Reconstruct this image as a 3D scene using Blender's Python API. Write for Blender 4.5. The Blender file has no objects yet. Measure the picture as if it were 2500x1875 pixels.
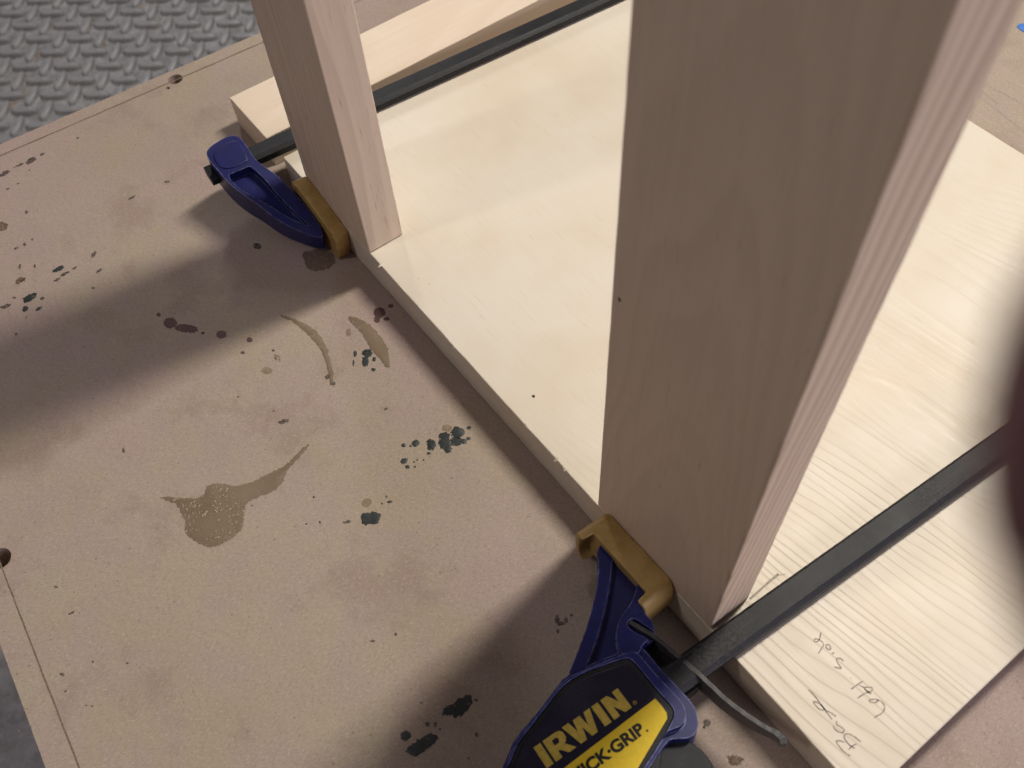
import bpy, bmesh, math, random
from mathutils import Vector, Matrix, noise

random.seed(7)
scene = bpy.context.scene
COL = scene.collection
MM = 0.001

# ------------------------------------------------------------------ camera
cam_data = bpy.data.cameras.new('camera')
cam = bpy.data.objects.new('camera', cam_data)
COL.objects.link(cam)
RX = Vector((0.6013303, 0.7975942, -0.0473854))     # camera right
RY = Vector((0.6523422, -0.5243350, -0.5472865))    # camera down
RZ = Vector((-0.4613584, 0.2981885, -0.8356028))    # camera forward
CAM = Vector((0.2858544, -0.1109209, 0.3526098))
m = Matrix((
    (RX.x, -RY.x, -RZ.x, CAM.x),
    (RX.y, -RY.y, -RZ.y, CAM.y),
    (RX.z, -RY.z, -RZ.z, CAM.z),
    (0, 0, 0, 1)))
cam.matrix_world = m
cam_data.sensor_fit = 'HORIZONTAL'
cam_data.sensor_width = 36.0
cam_data.lens = 32.794
cam_data.clip_start = 0.002
cam_data.clip_end = 50.0
cam_data.dof.use_dof = True
cam_data.dof.focus_distance = 0.42
cam_data.dof.aperture_fstop = 19.0
scene.camera = cam

# ------------------------------------------------------------------ world, lamps, exposure
world = bpy.data.worlds.new('World')
scene.world = world
world.use_nodes = True
bg = world.node_tree.nodes['Background']
bg.inputs['Color'].default_value = (0.96, 0.80, 1.0, 1)
bg.inputs['Strength'].default_value = 0.060

def lamp(name, loc, size, target, power, color):
    d = bpy.data.lights.new(name, 'AREA')
    d.shape = 'RECTANGLE'
    d.size, d.size_y = size
    d.energy = power
    d.color = color
    o = bpy.data.objects.new(name, d)
    COL.objects.link(o)
    o.location = loc
    o.rotation_euler = (Vector(target) - Vector(loc)).to_track_quat('-Z', 'Y').to_euler()
    return o

lamp('shop_lamp', (0.086, 0.74, 1.16), (0.14, 0.36), (0.1, 0.05, 0), 16.0, (1.0, 0.94, 0.84))
lamp('rear_shop_lamp', (-0.22, -1.05, 1.30), (0.10, 0.35), (0.05, 0.05, 0), 3.6, (1.0, 0.92, 0.86))
lamp('side_window', (1.75, 0.50, 0.70), (1.1, 0.8), (0.1, 0.0, 0.1), 13.0, (0.90, 0.86, 1.0))
lamp('floor_fill_lamp', (-2.20, 0.90, 1.30), (0.07, 0.60), (-1.5, 0.2, -0.75), 13.5, (1.0, 0.98, 0.97))  # unseen fill lamp, added to brighten the floor mat

scene.view_settings.view_transform = 'Standard'
scene.view_settings.look = 'None'
scene.view_settings.exposure = 0.0
scene.view_settings.gamma = 1.0

# ------------------------------------------------------------------ node helpers
def new_mat(name):
    mt = bpy.data.materials.new(name)
    mt.use_nodes = True
    nt = mt.node_tree
    b = nt.nodes['Principled BSDF']
    return mt, nt, b

class N:
    """tiny wrapper to write node graphs"""
    def __init__(self, nt):
        self.nt = nt
    def node(self, kind, **kw):
        n = self.nt.nodes.new(kind)
        for k, v in kw.items():
            setattr(n, k, v)
        return n
    def put(self, sock, v):
        if isinstance(v, (int, float)):
            if sock.type in ('RGBA', 'VECTOR'):
                sock.default_value = (v, v, v, 1) if sock.type == 'RGBA' else (v, v, v)
            else:
                sock.default_value = v
        elif isinstance(v, (tuple, list)):
            if sock.type == 'RGBA' and len(v) == 3:
                v = (*v, 1)
            sock.default_value = v
        else:
            self.nt.links.new(v, sock)
    def coords(self, scale=(1, 1, 1), loc=(0, 0, 0), rot=(0, 0, 0)):
        tc = self.node('ShaderNodeTexCoord')
        mp = self.node('ShaderNodeMapping')
        self.nt.links.new(tc.outputs['Object'], mp.inputs['Vector'])
        mp.inputs['Scale'].default_value = scale
        mp.inputs['Location'].default_value = loc
        mp.inputs['Rotation'].default_value = rot
        return mp.outputs[0]
    def noise(self, vec, scale=1.0, detail=3.0, rough=0.55, dist=0.0, color=False):
        n = self.node('ShaderNodeTexNoise')
        self.put(n.inputs['Vector'], vec)
        n.inputs['Scale'].default_value = scale
        n.inputs['Detail'].default_value = detail
        n.inputs['Roughness'].default_value = rough
        n.inputs['Distortion'].default_value = dist
        return n.outputs['Color' if color else 'Fac']
    def math(self, op, a, b=0.0, clamp=False):
        n = self.node('ShaderNodeMath', operation=op, use_clamp=clamp)
        self.put(n.inputs[0], a)
        self.put(n.inputs[1], b)
        return n.outputs[0]
    def vmath(self, op, a, b=(0, 0, 0), scale=None):
        n = self.node('ShaderNodeVectorMath', operation=op)
        self.put(n.inputs[0], a)
        self.put(n.inputs[1], b)
        if scale is not None:
            self.put(n.inputs['Scale'], scale)
        return n.outputs['Value' if op in ('DOT_PRODUCT', 'LENGTH') else 'Vector']
    def ramp(self, fac, a, b, lo=0.0, hi=1.0):
        n = self.node('ShaderNodeMapRange', interpolation_type='SMOOTHSTEP')
        self.put(n.inputs['Value'], fac)
        n.inputs['From Min'].default_value = a
        n.inputs['From Max'].default_value = b
        n.inputs['To Min'].default_value = lo
        n.inputs['To Max'].default_value = hi
        return n.outputs[0]
    def mix(self, fac, a, b, mode='MIX'):
        n = self.node('ShaderNodeMix', data_type='RGBA', blend_type=mode)
        self.put(n.inputs[0], fac)
        self.put(n.inputs[6], a)
        self.put(n.inputs[7], b)
        return n.outputs[2]
    def bump(self, h, strength, dist, normal=None):
        n = self.node('ShaderNodeBump')
        n.inputs['Strength'].default_value = strength
        n.inputs['Distance'].default_value = dist
        self.put(n.inputs['Height'], h)
        if normal is not None:
            self.nt.links.new(normal, n.inputs['Normal'])
        return n.outputs[0]
    def edge(self, radius, lo=0.02, hi=0.25):
        """0..1 mask of worn edges, from the Bevel node"""
        bv = self.node('ShaderNodeBevel', samples=4)
        bv.inputs['Radius'].default_value = radius
        g = self.node('ShaderNodeNewGeometry')
        d = self.vmath('DOT_PRODUCT', bv.outputs[0], g.outputs['Normal'])
        return self.ramp(self.math('SUBTRACT', 1.0, d), lo, hi)

AX = {'X': 0, 'Y': 1, 'Z': 2}

def wood(name, axis='X', light=(0.74, 0.61, 0.44), dark=(0.60, 0.44, 0.27), pith=(0, 0, -0.03),
         pitch=0.0034, contrast=0.45, relief=0.00010, rough=0.45, wander=0.010, spec=0.35, tint=None, fade=None, tilt=(0, 0, 0), fibre=1.0, pores=0.2, blot=0.16):
    """planed softwood: growth rings about a wandering pith line, fibres along the axis"""
    mt, nt, b = new_mat(name)
    g = N(nt)
    a = AX[axis]
    # slow wander of the pith line along the board
    sl = [14.0, 14.0, 14.0]; sl[a] = 4.0
    wv = g.noise(g.coords(tuple(sl)), 1.0, 2.0, 0.5, color=True)
    wv = g.vmath('SCALE', g.vmath('SUBTRACT', wv, (0.5, 0.5, 0.5)), scale=wander)
    base = g.vmath('SUBTRACT', g.coords(rot=tilt), pith)
    p = g.vmath('ADD', base, wv)
    keep = [1, 1, 1]; keep[a] = 0.10
    r = g.vmath('LENGTH', g.vmath('MULTIPLY', p, tuple(keep)))
    # uneven ring spacing
    uneven = g.math('MULTIPLY', g.noise(g.vmath('SCALE', (0, 0, 0), scale=1.0), 1.0), 0.0)
    ph = g.math('MULTIPLY', r, 1.0 / pitch)
    cmb = g.node('ShaderNodeCombineXYZ')
    g.put(cmb.inputs[0], ph)
    var = g.noise(cmb.outputs[0], 0.35, 2.0, 0.5)
    ph = g.math('ADD', ph, g.math('MULTIPLY', var, 1.6))
    fr = g.math('FRACT', ph)
    late = g.math('MULTIPLY', g.ramp(fr, 0.10, 0.80), g.ramp(fr, 0.82, 1.0, 1.0, 0.0))
    amp = g.ramp(g.noise(cmb.outputs[0], 0.23, 1.0, 0.5), 0.3, 0.7, 0.35, 1.0)
    late = g.math('MULTIPLY', late, amp)
    if fade:   # rings show weakly on one end of the board, strongly on the other
        sx = g.node('ShaderNodeSeparateXYZ'); g.put(sx.inputs[0], g.coords())
        late = g.math('MULTIPLY', late, g.ramp(sx.outputs[0], fade[0], fade[1], fade[2], 1.0))
    # fibres
    fs = [900.0, 900.0, 900.0]; fs[a] = 14.0
    fib = g.noise(g.coords(tuple(fs)), 1.0, 3.0, 0.6)
    fs2 = [260.0, 260.0, 260.0]; fs2[a] = 7.0
    fib2 = g.noise(g.coords(tuple(fs2)), 1.0, 3.0, 0.6)
    ps = [1400.0, 1400.0, 1400.0]; ps[a] = 90.0
    pore = g.ramp(g.noise(g.coords(tuple(ps), (3, 5, 7)), 1.0, 1.0, 0.4), 0.68, 0.80)
    blotch = g.noise(g.coords((16, 16, 16)), 1.0, 3.0, 0.6)
    col = g.mix(g.math('MULTIPLY', late, contrast), light, dark)
    col = g.mix(g.ramp(fib, 0.3, 0.7, 0.0, 0.13 * fibre), col, dark)
    col = g.mix(g.ramp(fib2, 0.35, 0.75, 0.0, 0.16 * fibre), col, dark)
    col = g.mix(g.math('MULTIPLY', pore, pores), col, (0.33, 0.20, 0.10))
    col = g.mix(g.ramp(blotch, 0.35, 0.7, 0.0, blot), col, tint or (0.72, 0.56, 0.44))
    g.put(b.inputs['Base Color'], col)
    g.put(b.inputs['Roughness'], g.math('ADD', g.math('MULTIPLY', fib2, 0.18), rough - 0.08))
    b.inputs['Specular IOR Level'].default_value = spec
    h = g.math('ADD', g.math('MULTIPLY', late, 1.0), g.math('MULTIPLY', fib, 0.35))
    g.put(b.inputs['Normal'], g.bump(h, 1.0, relief))
    return mt

def simple(name, color, rough=0.5, spec=0.4, metallic=0.0, var=0.2, scale=300.0, bump=0.0, color2=None, dust=0.0,
           wear=None, wear_r=0.0006, dust_col=(0.45, 0.42, 0.38), streak=None):
    mt, nt, b = new_mat(name)
    g = N(nt)
    n1 = g.noise(g.coords(), scale, 4.0, 0.6)
    n2 = g.noise(g.coords(), scale * 0.12, 4.0, 0.6)
    c2 = color2 or tuple(c * (1 - var) for c in color)
    col = g.mix(g.ramp(n1, 0.3, 0.7), color, c2)
    if dust:
        d = g.math('MULTIPLY', g.ramp(n2, 0.40, 0.72), g.ramp(g.noise(g.coords(), scale * 4.5, 2.0, 0.7), 0.35, 0.75))
        if streak:
            d = g.math('ADD', d, g.ramp(g.noise(g.coords(streak), 1.0, 3.0, 0.6), 0.54, 0.74, 0.0, 0.35))
        spk = g.ramp(g.noise(g.coords(), 1500.0, 1.0, 0.5), 0.72, 0.80)
        d = g.math('ADD', g.math('MULTIPLY', d, dust), g.math('MULTIPLY', spk, min(1.0, dust * 1.3)), clamp=True)
        col = g.mix(d, col, dust_col)
    if wear:
        e = g.math('MULTIPLY', g.edge(wear_r), g.ramp(g.noise(g.coords(), 420.0, 3.0, 0.7), 0.30, 0.62))
        col = g.mix(e, col, wear)
    g.put(b.inputs['Base Color'], col)
    g.put(b.inputs['Roughness'], g.math('ADD', g.math('MULTIPLY', n2, 0.25), rough - 0.12))
    b.inputs['Specular IOR Level'].default_value = spec
    b.inputs['Metallic'].default_value = metallic
    if bump:
        g.put(b.inputs['Normal'], g.bump(n1, 1.0, bump))
    return mt

def mdf_material():
    mt, nt, b = new_mat('mdf')
    g = N(nt)
    blot = g.noise(g.coords((7, 7, 7)), 1.0, 4.0, 0.6)
    blot2 = g.noise(g.coords((17, 17, 17), (4, 1, 2)), 1.0, 4.0, 0.65)
    blot3 = g.noise(g.coords((48, 48, 48), (9, 3, 2)), 1.0, 4.0, 0.65)
    col = g.mix(g.ramp(blot, 0.38, 0.62), (0.386, 0.286, 0.261), (0.372, 0.311, 0.231))
    col = g.mix(g.ramp(blot2, 0.42, 0.66, 0.0, 0.75), col, (0.355, 0.288, 0.201))
    col = g.mix(g.ramp(blot3, 0.40, 0.68, 0.0, 0.55), col, (0.359, 0.273, 0.250))
    col = g.mix(g.ramp(g.noise(g.coords((30, 30, 30), (1, 7, 5)), 1.0, 4.0, 0.65), 0.52, 0.70, 0.0, 0.7), col, (0.293, 0.216, 0.175))
    # pressed fibres: short flecks in several directions
    for i, (rot, c, lo, k) in enumerate(((0.3, (0.240, 0.173, 0.133), 0.56, 0.50), (1.2, (0.497, 0.416, 0.334), 0.58, 0.55),
                                         (2.1, (0.257, 0.190, 0.146), 0.57, 0.5), (2.7, (0.507, 0.424, 0.343), 0.59, 0.55))):
        f = g.noise(g.coords((1900, 600, 800), (i * 3.1, i, 0), (0, 0, rot)), 1.0, 1.0, 0.5)
        col = g.mix(g.ramp(f, lo, lo + 0.15, 0.0, k * 1.0), col, c)
    fine = g.noise(g.coords((1300, 1300, 1300)), 1.0, 2.0, 0.6)
    col = g.mix(g.ramp(fine, 0.35, 0.65, 0.0, 0.16), col, (0.231, 0.173, 0.137))
    spk = g.ramp(g.noise(g.coords((620, 620, 620), (2, 8, 1)), 1.0, 0.0, 0.5), 0.80, 0.83)
    col = g.mix(g.math('MULTIPLY', spk, 0.5), col, (0.133, 0.096, 0.077))
    # scratches
    for i, (sc, off, rot, lo, k, c) in enumerate((((30, 1900, 40), (1, 2, 3), 0.5, 0.68, 0.26, (0.489, 0.416, 0.343)),
                                                 ((24, 1700, 40), (6, 2, 3), -0.75, 0.68, 0.26, (0.249, 0.181, 0.146)),
                                                 ((18, 900, 40), (3, 9, 3), 0.05, 0.70, 0.22, (0.249, 0.181, 0.146)))):
        f = g.noise(g.coords(sc, off, (0, 0, rot)), 1.0, 2.0, 0.5)
        col = g.mix(g.ramp(f, lo, lo + 0.08, 0.0, k), col, c)
    g.put(b.inputs['Base Color'], col)
    b.inputs['Roughness'].default_value = 0.62
    b.inputs['Specular IOR Level'].default_value = 0.25
    g.put(b.inputs['Normal'], g.bump(g.math('ADD', fine, g.math('MULTIPLY', blot3, 0.8)), 0.5, 0.000025))
    return mt

def film(name, color, alpha, rough, color2, cover=(0.30, 0.50), scale=420.0):
    """a thin dried film: lets some of the board show through and is worn away in grains"""
    mt, nt, b = new_mat(name)
    g = N(nt)
    n1 = g.noise(g.coords(), scale, 4.0, 0.65)
    n2 = g.noise(g.coords((scale * 0.25,) * 3, (3, 1, 4)), 1.0, 3.0, 0.6)
    g.put(b.inputs['Base Color'], g.mix(g.ramp(n2, 0.3, 0.7), color, color2))
    at = g.node('ShaderNodeAttribute', attribute_name='inner')
    rag = g.noise(g.coords(), scale * 3.0, 3.0, 0.7)
    e = g.ramp(g.math('ADD', at.outputs['Fac'], g.math('MULTIPLY', g.math('SUBTRACT', rag, 0.5), 1.3)), 0.30, 0.62)
    g.put(b.inputs['Alpha'], g.math('MULTIPLY', g.ramp(n1, cover[0], cover[1], alpha * 0.45, alpha), e))
    b.inputs['Roughness'].default_value = rough
    b.inputs['Specular IOR Level'].default_value = 0.4
    g.put(b.inputs['Normal'], g.bump(n1, 1.0, 0.00005))
    return mt

M = {}
M['base'] = wood('base_pine', 'X', light=(0.695, 0.632, 0.525), dark=(0.56, 0.455, 0.335), pith=(0.0, 0.035, -0.028),
                 pitch=0.0033, contrast=0.15, relief=0.00010, rough=0.42, spec=0.36, fade=(0.02, 0.10, 0.10), wander=0.050, tint=(0.60, 0.475, 0.325), blot=0.42,
                 tilt=(0, 0.10, -0.20), fibre=0.45)
M['upright'] = wood('upright_pine', 'Z', light=(0.77, 0.615, 0.47), dark=(0.43, 0.30, 0.20), pith=(0.004, 0.032, 0.0),
                    pitch=0.0037, contrast=0.78, relief=0.00003, rough=0.55, wander=0.030, tilt=(0.085, 0.03, 0), pores=0.30,
                    fade=(0.0295, 0.0312, 0.17), fibre=0.5)
M['upright_far'] = wood('far_upright_pine', 'Z', light=(0.76, 0.62, 0.49), dark=(0.46, 0.34, 0.25), pith=(-0.02, -0.03, 0.0),
                        pitch=0.0034, contrast=0.30, relief=0.00004, rough=0.55, wander=0.010, tilt=(0.04, 0, 0), pores=0.6)
M['strip'] = wood('strip_pine', 'Y', light=(0.75, 0.63, 0.49), dark=(0.60, 0.45, 0.31), pith=(0.0, 0.0, -0.05),
                  pitch=0.0060, contrast=0.30, relief=0.00004, rough=0.5, tilt=(0.12, 0, 0), wander=0.02)
M['mdf'] = mdf_material()
M['mdf_edge'] = simple('mdf_edge', (0.30, 0.21, 0.13), 0.8, 0.2, var=0.3, scale=900)
M['blue'] = simple('blue_plastic', (0.0100, 0.0125, 0.105), 0.40, 0.42, var=0.3, scale=160, bump=0.00002, dust=0.13,
                   wear=(0.26, 0.28, 0.50), wear_r=0.0008, dust_col=(0.20, 0.21, 0.33))
M['panel'] = simple('dark_panel', (0.0095, 0.0075, 0.022), 0.38, 0.4, var=0.2, scale=400, bump=0.00001, dust=0.05)
M['border'] = simple('black_border', (0.010, 0.010, 0.011), 0.6, 0.35, var=0.2, scale=900, bump=0.00003, dust=0.06)
M['yellow'] = simple('yellow_print', (0.66, 0.46, 0.022), 0.45, 0.3, var=0.08, scale=500)
M['gold'] = simple('worn_yellow_letters', (0.50, 0.36, 0.06), 0.5, 0.3, var=0.25, scale=700)
M['ink'] = simple('black_ink', (0.012, 0.010, 0.010), 0.5, 0.3)
M['rubber'] = simple('amber_rubber', (0.47, 0.315, 0.110), 0.5, 0.4, var=0.25, scale=110, color2=(0.36, 0.22, 0.06),
                     bump=0.00004, wear=(0.66, 0.50, 0.22), wear_r=0.0012, dust=0.10)
M['steel'] = simple('black_steel', (0.0105, 0.0105, 0.012), 0.52, 0.26, var=0.3, scale=260, bump=0.00002, dust=0.20,
                    wear=(0.14, 0.14, 0.15), wear_r=0.0007, dust_col=(0.16, 0.15, 0.15), streak=(500, 22, 500))
M['lever'] = simple('worn_lever_steel', (0.060, 0.058, 0.058), 0.5, 0.45, var=0.4, scale=600, bump=0.00003, dust=0.35,
                    wear=(0.24, 0.22, 0.21), wear_r=0.0006, dust_col=(0.26, 0.20, 0.18))
M['trigger'] = simple('dark_grey_grip', (0.011, 0.013, 0.016), 0.6, 0.4, var=0.2, scale=900, bump=0.00004, dust=0.12,
                      wear=(0.14, 0.14, 0.14), wear_r=0.0006)
M['pencil'] = simple('graphite', (0.21, 0.17, 0.135), 0.5, 0.3, var=0.5, scale=1500, color2=(0.42, 0.35, 0.28))
M['scribe'] = simple('scribed_line', (0.12, 0.085, 0.055), 0.7, 0.2, var=0.5, scale=1200, color2=(0.24, 0.18, 0.13))
M['mat_floor'] = simple('grey_foam_mat', (0.49, 0.485, 0.49), 0.40, 0.5, var=0.42, scale=45, bump=0.0006, dust=0.34,
                        dust_col=(0.66, 0.62, 0.54))
M['teal'] = film('dried_dark_paint', (0.026, 0.034, 0.033), 0.93, 0.42, (0.050, 0.056, 0.052), cover=(0.30, 0.45))
M['dark'] = film('dried_brown_black_paint', (0.055, 0.042, 0.036), 0.68, 0.55, (0.085, 0.064, 0.052), cover=(0.34, 0.55), scale=700)
M['red'] = film('dried_maroon_stain', (0.105, 0.052, 0.050), 0.85, 0.6, (0.14, 0.08, 0.075), cover=(0.25, 0.45))
M['brown'] = film('brown_stain', (0.09, 0.055, 0.03), 0.8, 0.6, (0.20, 0.13, 0.08), cover=(0.38, 0.55))
M['ochre'] = film('ochre_stain', (0.24, 0.17, 0.08), 0.42, 0.6, (0.28, 0.20, 0.11))
M['glue'] = film('dried_wood_glue', (0.195, 0.138, 0.075), 0.66, 0.5, (0.25, 0.185, 0.115), cover=(0.30, 0.46), scale=300)
M['puddle'] = film('dark_glue_stain', (0.15, 0.10, 0.06), 0.6, 0.55, (0.20, 0.14, 0.09))
M['crumb'] = simple('dried_glue_crumbs', (0.44, 0.37, 0.25), 0.6, 0.3, var=0.3, scale=900)
M['dust'] = simple('sawdust', (0.60, 0.50, 0.36), 0.8, 0.2, var=0.3, scale=500)
M['pink_chip'] = simple('pale_wood_chip', (0.62, 0.46, 0.36), 0.8, 0.2, var=0.3, scale=300)
M['tape'] = simple('blue_tape', (0.06, 0.20, 0.62), 0.6, 0.3, var=0.2, scale=400)
M['hole'] = simple('raw_hole', (0.16, 0.11, 0.07), 0.9, 0.1, var=0.3, scale=900)
M['skin'] = simple('skin', (0.13, 0.038, 0.055), 0.5, 0.4, var=0.15, scale=300, bump=0.00003)
M['nail'] = simple('nail', (0.20, 0.09, 0.09), 0.3, 0.5, var=0.1, scale=300)

# ------------------------------------------------------------------ object helpers
def tag(o, label=None, cat=None, group=None, kind=None):
    if label: o['label'] = label
    if cat: o['category'] = cat
    if group: o['group'] = group
    if kind: o['kind'] = kind
    return o

def thing(name, loc, label, cat, group=None):
    o = bpy.data.objects.new(name, None)
    COL.objects.link(o)
    o.location = loc
    o.empty_display_size = 0.02
    bpy.context.view_layer.update()
    return tag(o, label, cat, group)

def world_of(o):
    mw = Matrix.Identity(4)
    while o is not None:
        mw = Matrix.LocRotScale(o.location, o.rotation_euler, o.scale) @ mw
        o = o.parent
    return mw

def carve(bm, *cutters):
    """subtract closed cutter shells from one closed shell"""
    def temp(b):
        bmesh.ops.recalc_face_normals(b, faces=b.faces[:])
        b.normal_update()
        me = bpy.data.meshes.new('tmp')
        b.transform(Matrix.Scale(100, 4))
        b.to_mesh(me); b.free()
        o = bpy.data.objects.new('tmp', me); COL.objects.link(o)
        return o
    o = temp(bm)
    cs = [temp(c) for c in cutters]
    for c in cs:
        md = o.modifiers.new('b', 'BOOLEAN')
        md.operation = 'DIFFERENCE'; md.solver = 'EXACT'; md.object = c
    bpy.context.view_layer.update()
    nm = bpy.data.meshes.new_from_object(o.evaluated_get(bpy.context.evaluated_depsgraph_get()))
    out = bmesh.new(); out.from_mesh(nm)
    out.transform(Matrix.Scale(0.01, 4))
    for x in [o] + cs:
        me = x.data
        bpy.data.objects.remove(x); bpy.data.meshes.remove(me)
    bpy.data.meshes.remove(nm)
    return out

def join(a, b):
    me = bpy.data.meshes.new('tmp'); b.to_mesh(me); b.free()
    a.from_mesh(me); bpy.data.meshes.remove(me)
    return a

def obj(name, bm, mat, parent=None, origin=None, bevel=0.0, seg=2, angle=40, smooth=35, kind=None):
    """bm is in world coordinates; the object is placed under its parent (or at origin)"""
    bmesh.ops.recalc_face_normals(bm, faces=bm.faces[:])
    me = bpy.data.meshes.new(name)
    org = Matrix.Translation(origin) if origin is not None else Matrix.Identity(4)
    if parent is not None:
        org = world_of(parent)
    bm.transform(org.inverted())
    bm.to_mesh(me)
    bm.free()
    o = bpy.data.objects.new(name, me)
    COL.objects.link(o)
    if parent is not None:
        o.parent = parent
    elif origin is not None:
        o.location = origin
    me.materials.append(mat)
    if smooth:
        me.polygons.foreach_set('use_smooth', [True] * len(me.polygons))
        me.set_sharp_from_angle(angle=math.radians(smooth))
    if bevel:
        md = o.modifiers.new('bevel', 'BEVEL')
        md.width = bevel; md.segments = seg; md.limit_method = 'ANGLE'; md.angle_limit = math.radians(angle)
        md.harden_normals = True
        me.polygons.foreach_set('use_smooth', [True] * len(me.polygons))
    if kind: o['kind'] = kind
    return o

def box(bm, x0, x1, y0, y1, z0, z1, cuts=None):
    vs = [bm.verts.new((x, y, z)) for x in (x0, x1) for y in (y0, y1) for z in (z0, z1)]
    idx = ((0, 1, 3, 2), (4, 6, 7, 5), (0, 4, 5, 1), (2, 3, 7, 6), (0, 2, 6, 4), (1, 5, 7, 3))
    return [bm.faces.new([vs[i] for i in f]) for f in idx]

def chaikin(pts, n=1, closed=True):
    for _ in range(n):
        out = []
        k = len(pts)
        rng = range(k) if closed else range(k - 1)
        if not closed: out.append(pts[0])
        for i in rng:
            a, b = pts[i], pts[(i + 1) % k]
            out.append(tuple(0.75 * p + 0.25 * q for p, q in zip(a, b)))
            out.append(tuple(0.25 * p + 0.75 * q for p, q in zip(a, b)))
        if not closed: out.append(pts[-1])
        pts = out
    return pts

def prism(bm, pts, fn, h0, h1):
    """pts: 2-D outline; fn(a, b, h) gives the world point"""
    lo = [bm.verts.new(fn(p[0], p[1], h0)) for p in pts]
    hi = [bm.verts.new(fn(p[0], p[1], h1)) for p in pts]
    k = len(pts)
    bm.faces.new(lo[::-1]); bm.faces.new(hi)
    for i in range(k):
        j = (i + 1) % k
        bm.faces.new((lo[i], lo[j], hi[j], hi[i]))

def offset(pts, d):
    """move a closed outline outwards by d (either winding)"""
    k = len(pts)
    area = sum(pts[i][0] * pts[(i + 1) % k][1] - pts[(i + 1) % k][0] * pts[i][1] for i in range(k))
    s = 1.0 if area > 0 else -1.0
    out = []
    for i in range(k):
        a, b, c = Vector(pts[i - 1]), Vector(pts[i]), Vector(pts[(i + 1) % k])
        e1 = (b - a).normalized(); e2 = (c - b).normalized()
        n1 = Vector((e1.y, -e1.x)) * s; n2 = Vector((e2.y, -e2.x)) * s
        nn = (n1 + n2)
        if nn.length < 1e-6: nn = n1
        nn.normalize()
        kf = 1.0 / max(0.5, nn.dot(n1))
        q = b + nn * d * kf
        out.append((q.x, q.y))
    return out

def ribbon(bm, path, width, z, thick=0.00004, taper=True):
    """flat stroke lying on a horizontal surface; path in metres"""
    path = [Vector(p) for p in path]
    k = len(path)
    L, R = [], []
    for i, p in enumerate(path):
        t = (path[min(i + 1, k - 1)] - path[max(i - 1, 0)])
        if t.length < 1e-9: t = Vector((1, 0))
        t.normalize()
        nn = Vector((-t.y, t.x))
        w = width * (0.75 + 0.5 * random.random()) * 0.5
        if taper and i in (0, k - 1): w *= 0.55
        L.append(p + nn * w); R.append(p - nn * w)
    vl = [bm.verts.new((p.x, p.y, z)) for p in L]
    vr = [bm.verts.new((p.x, p.y, z)) for p in R]
    for i in range(k - 1):
        bm.faces.new((vl[i], vr[i], vr[i + 1], vl[i + 1]))

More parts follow.
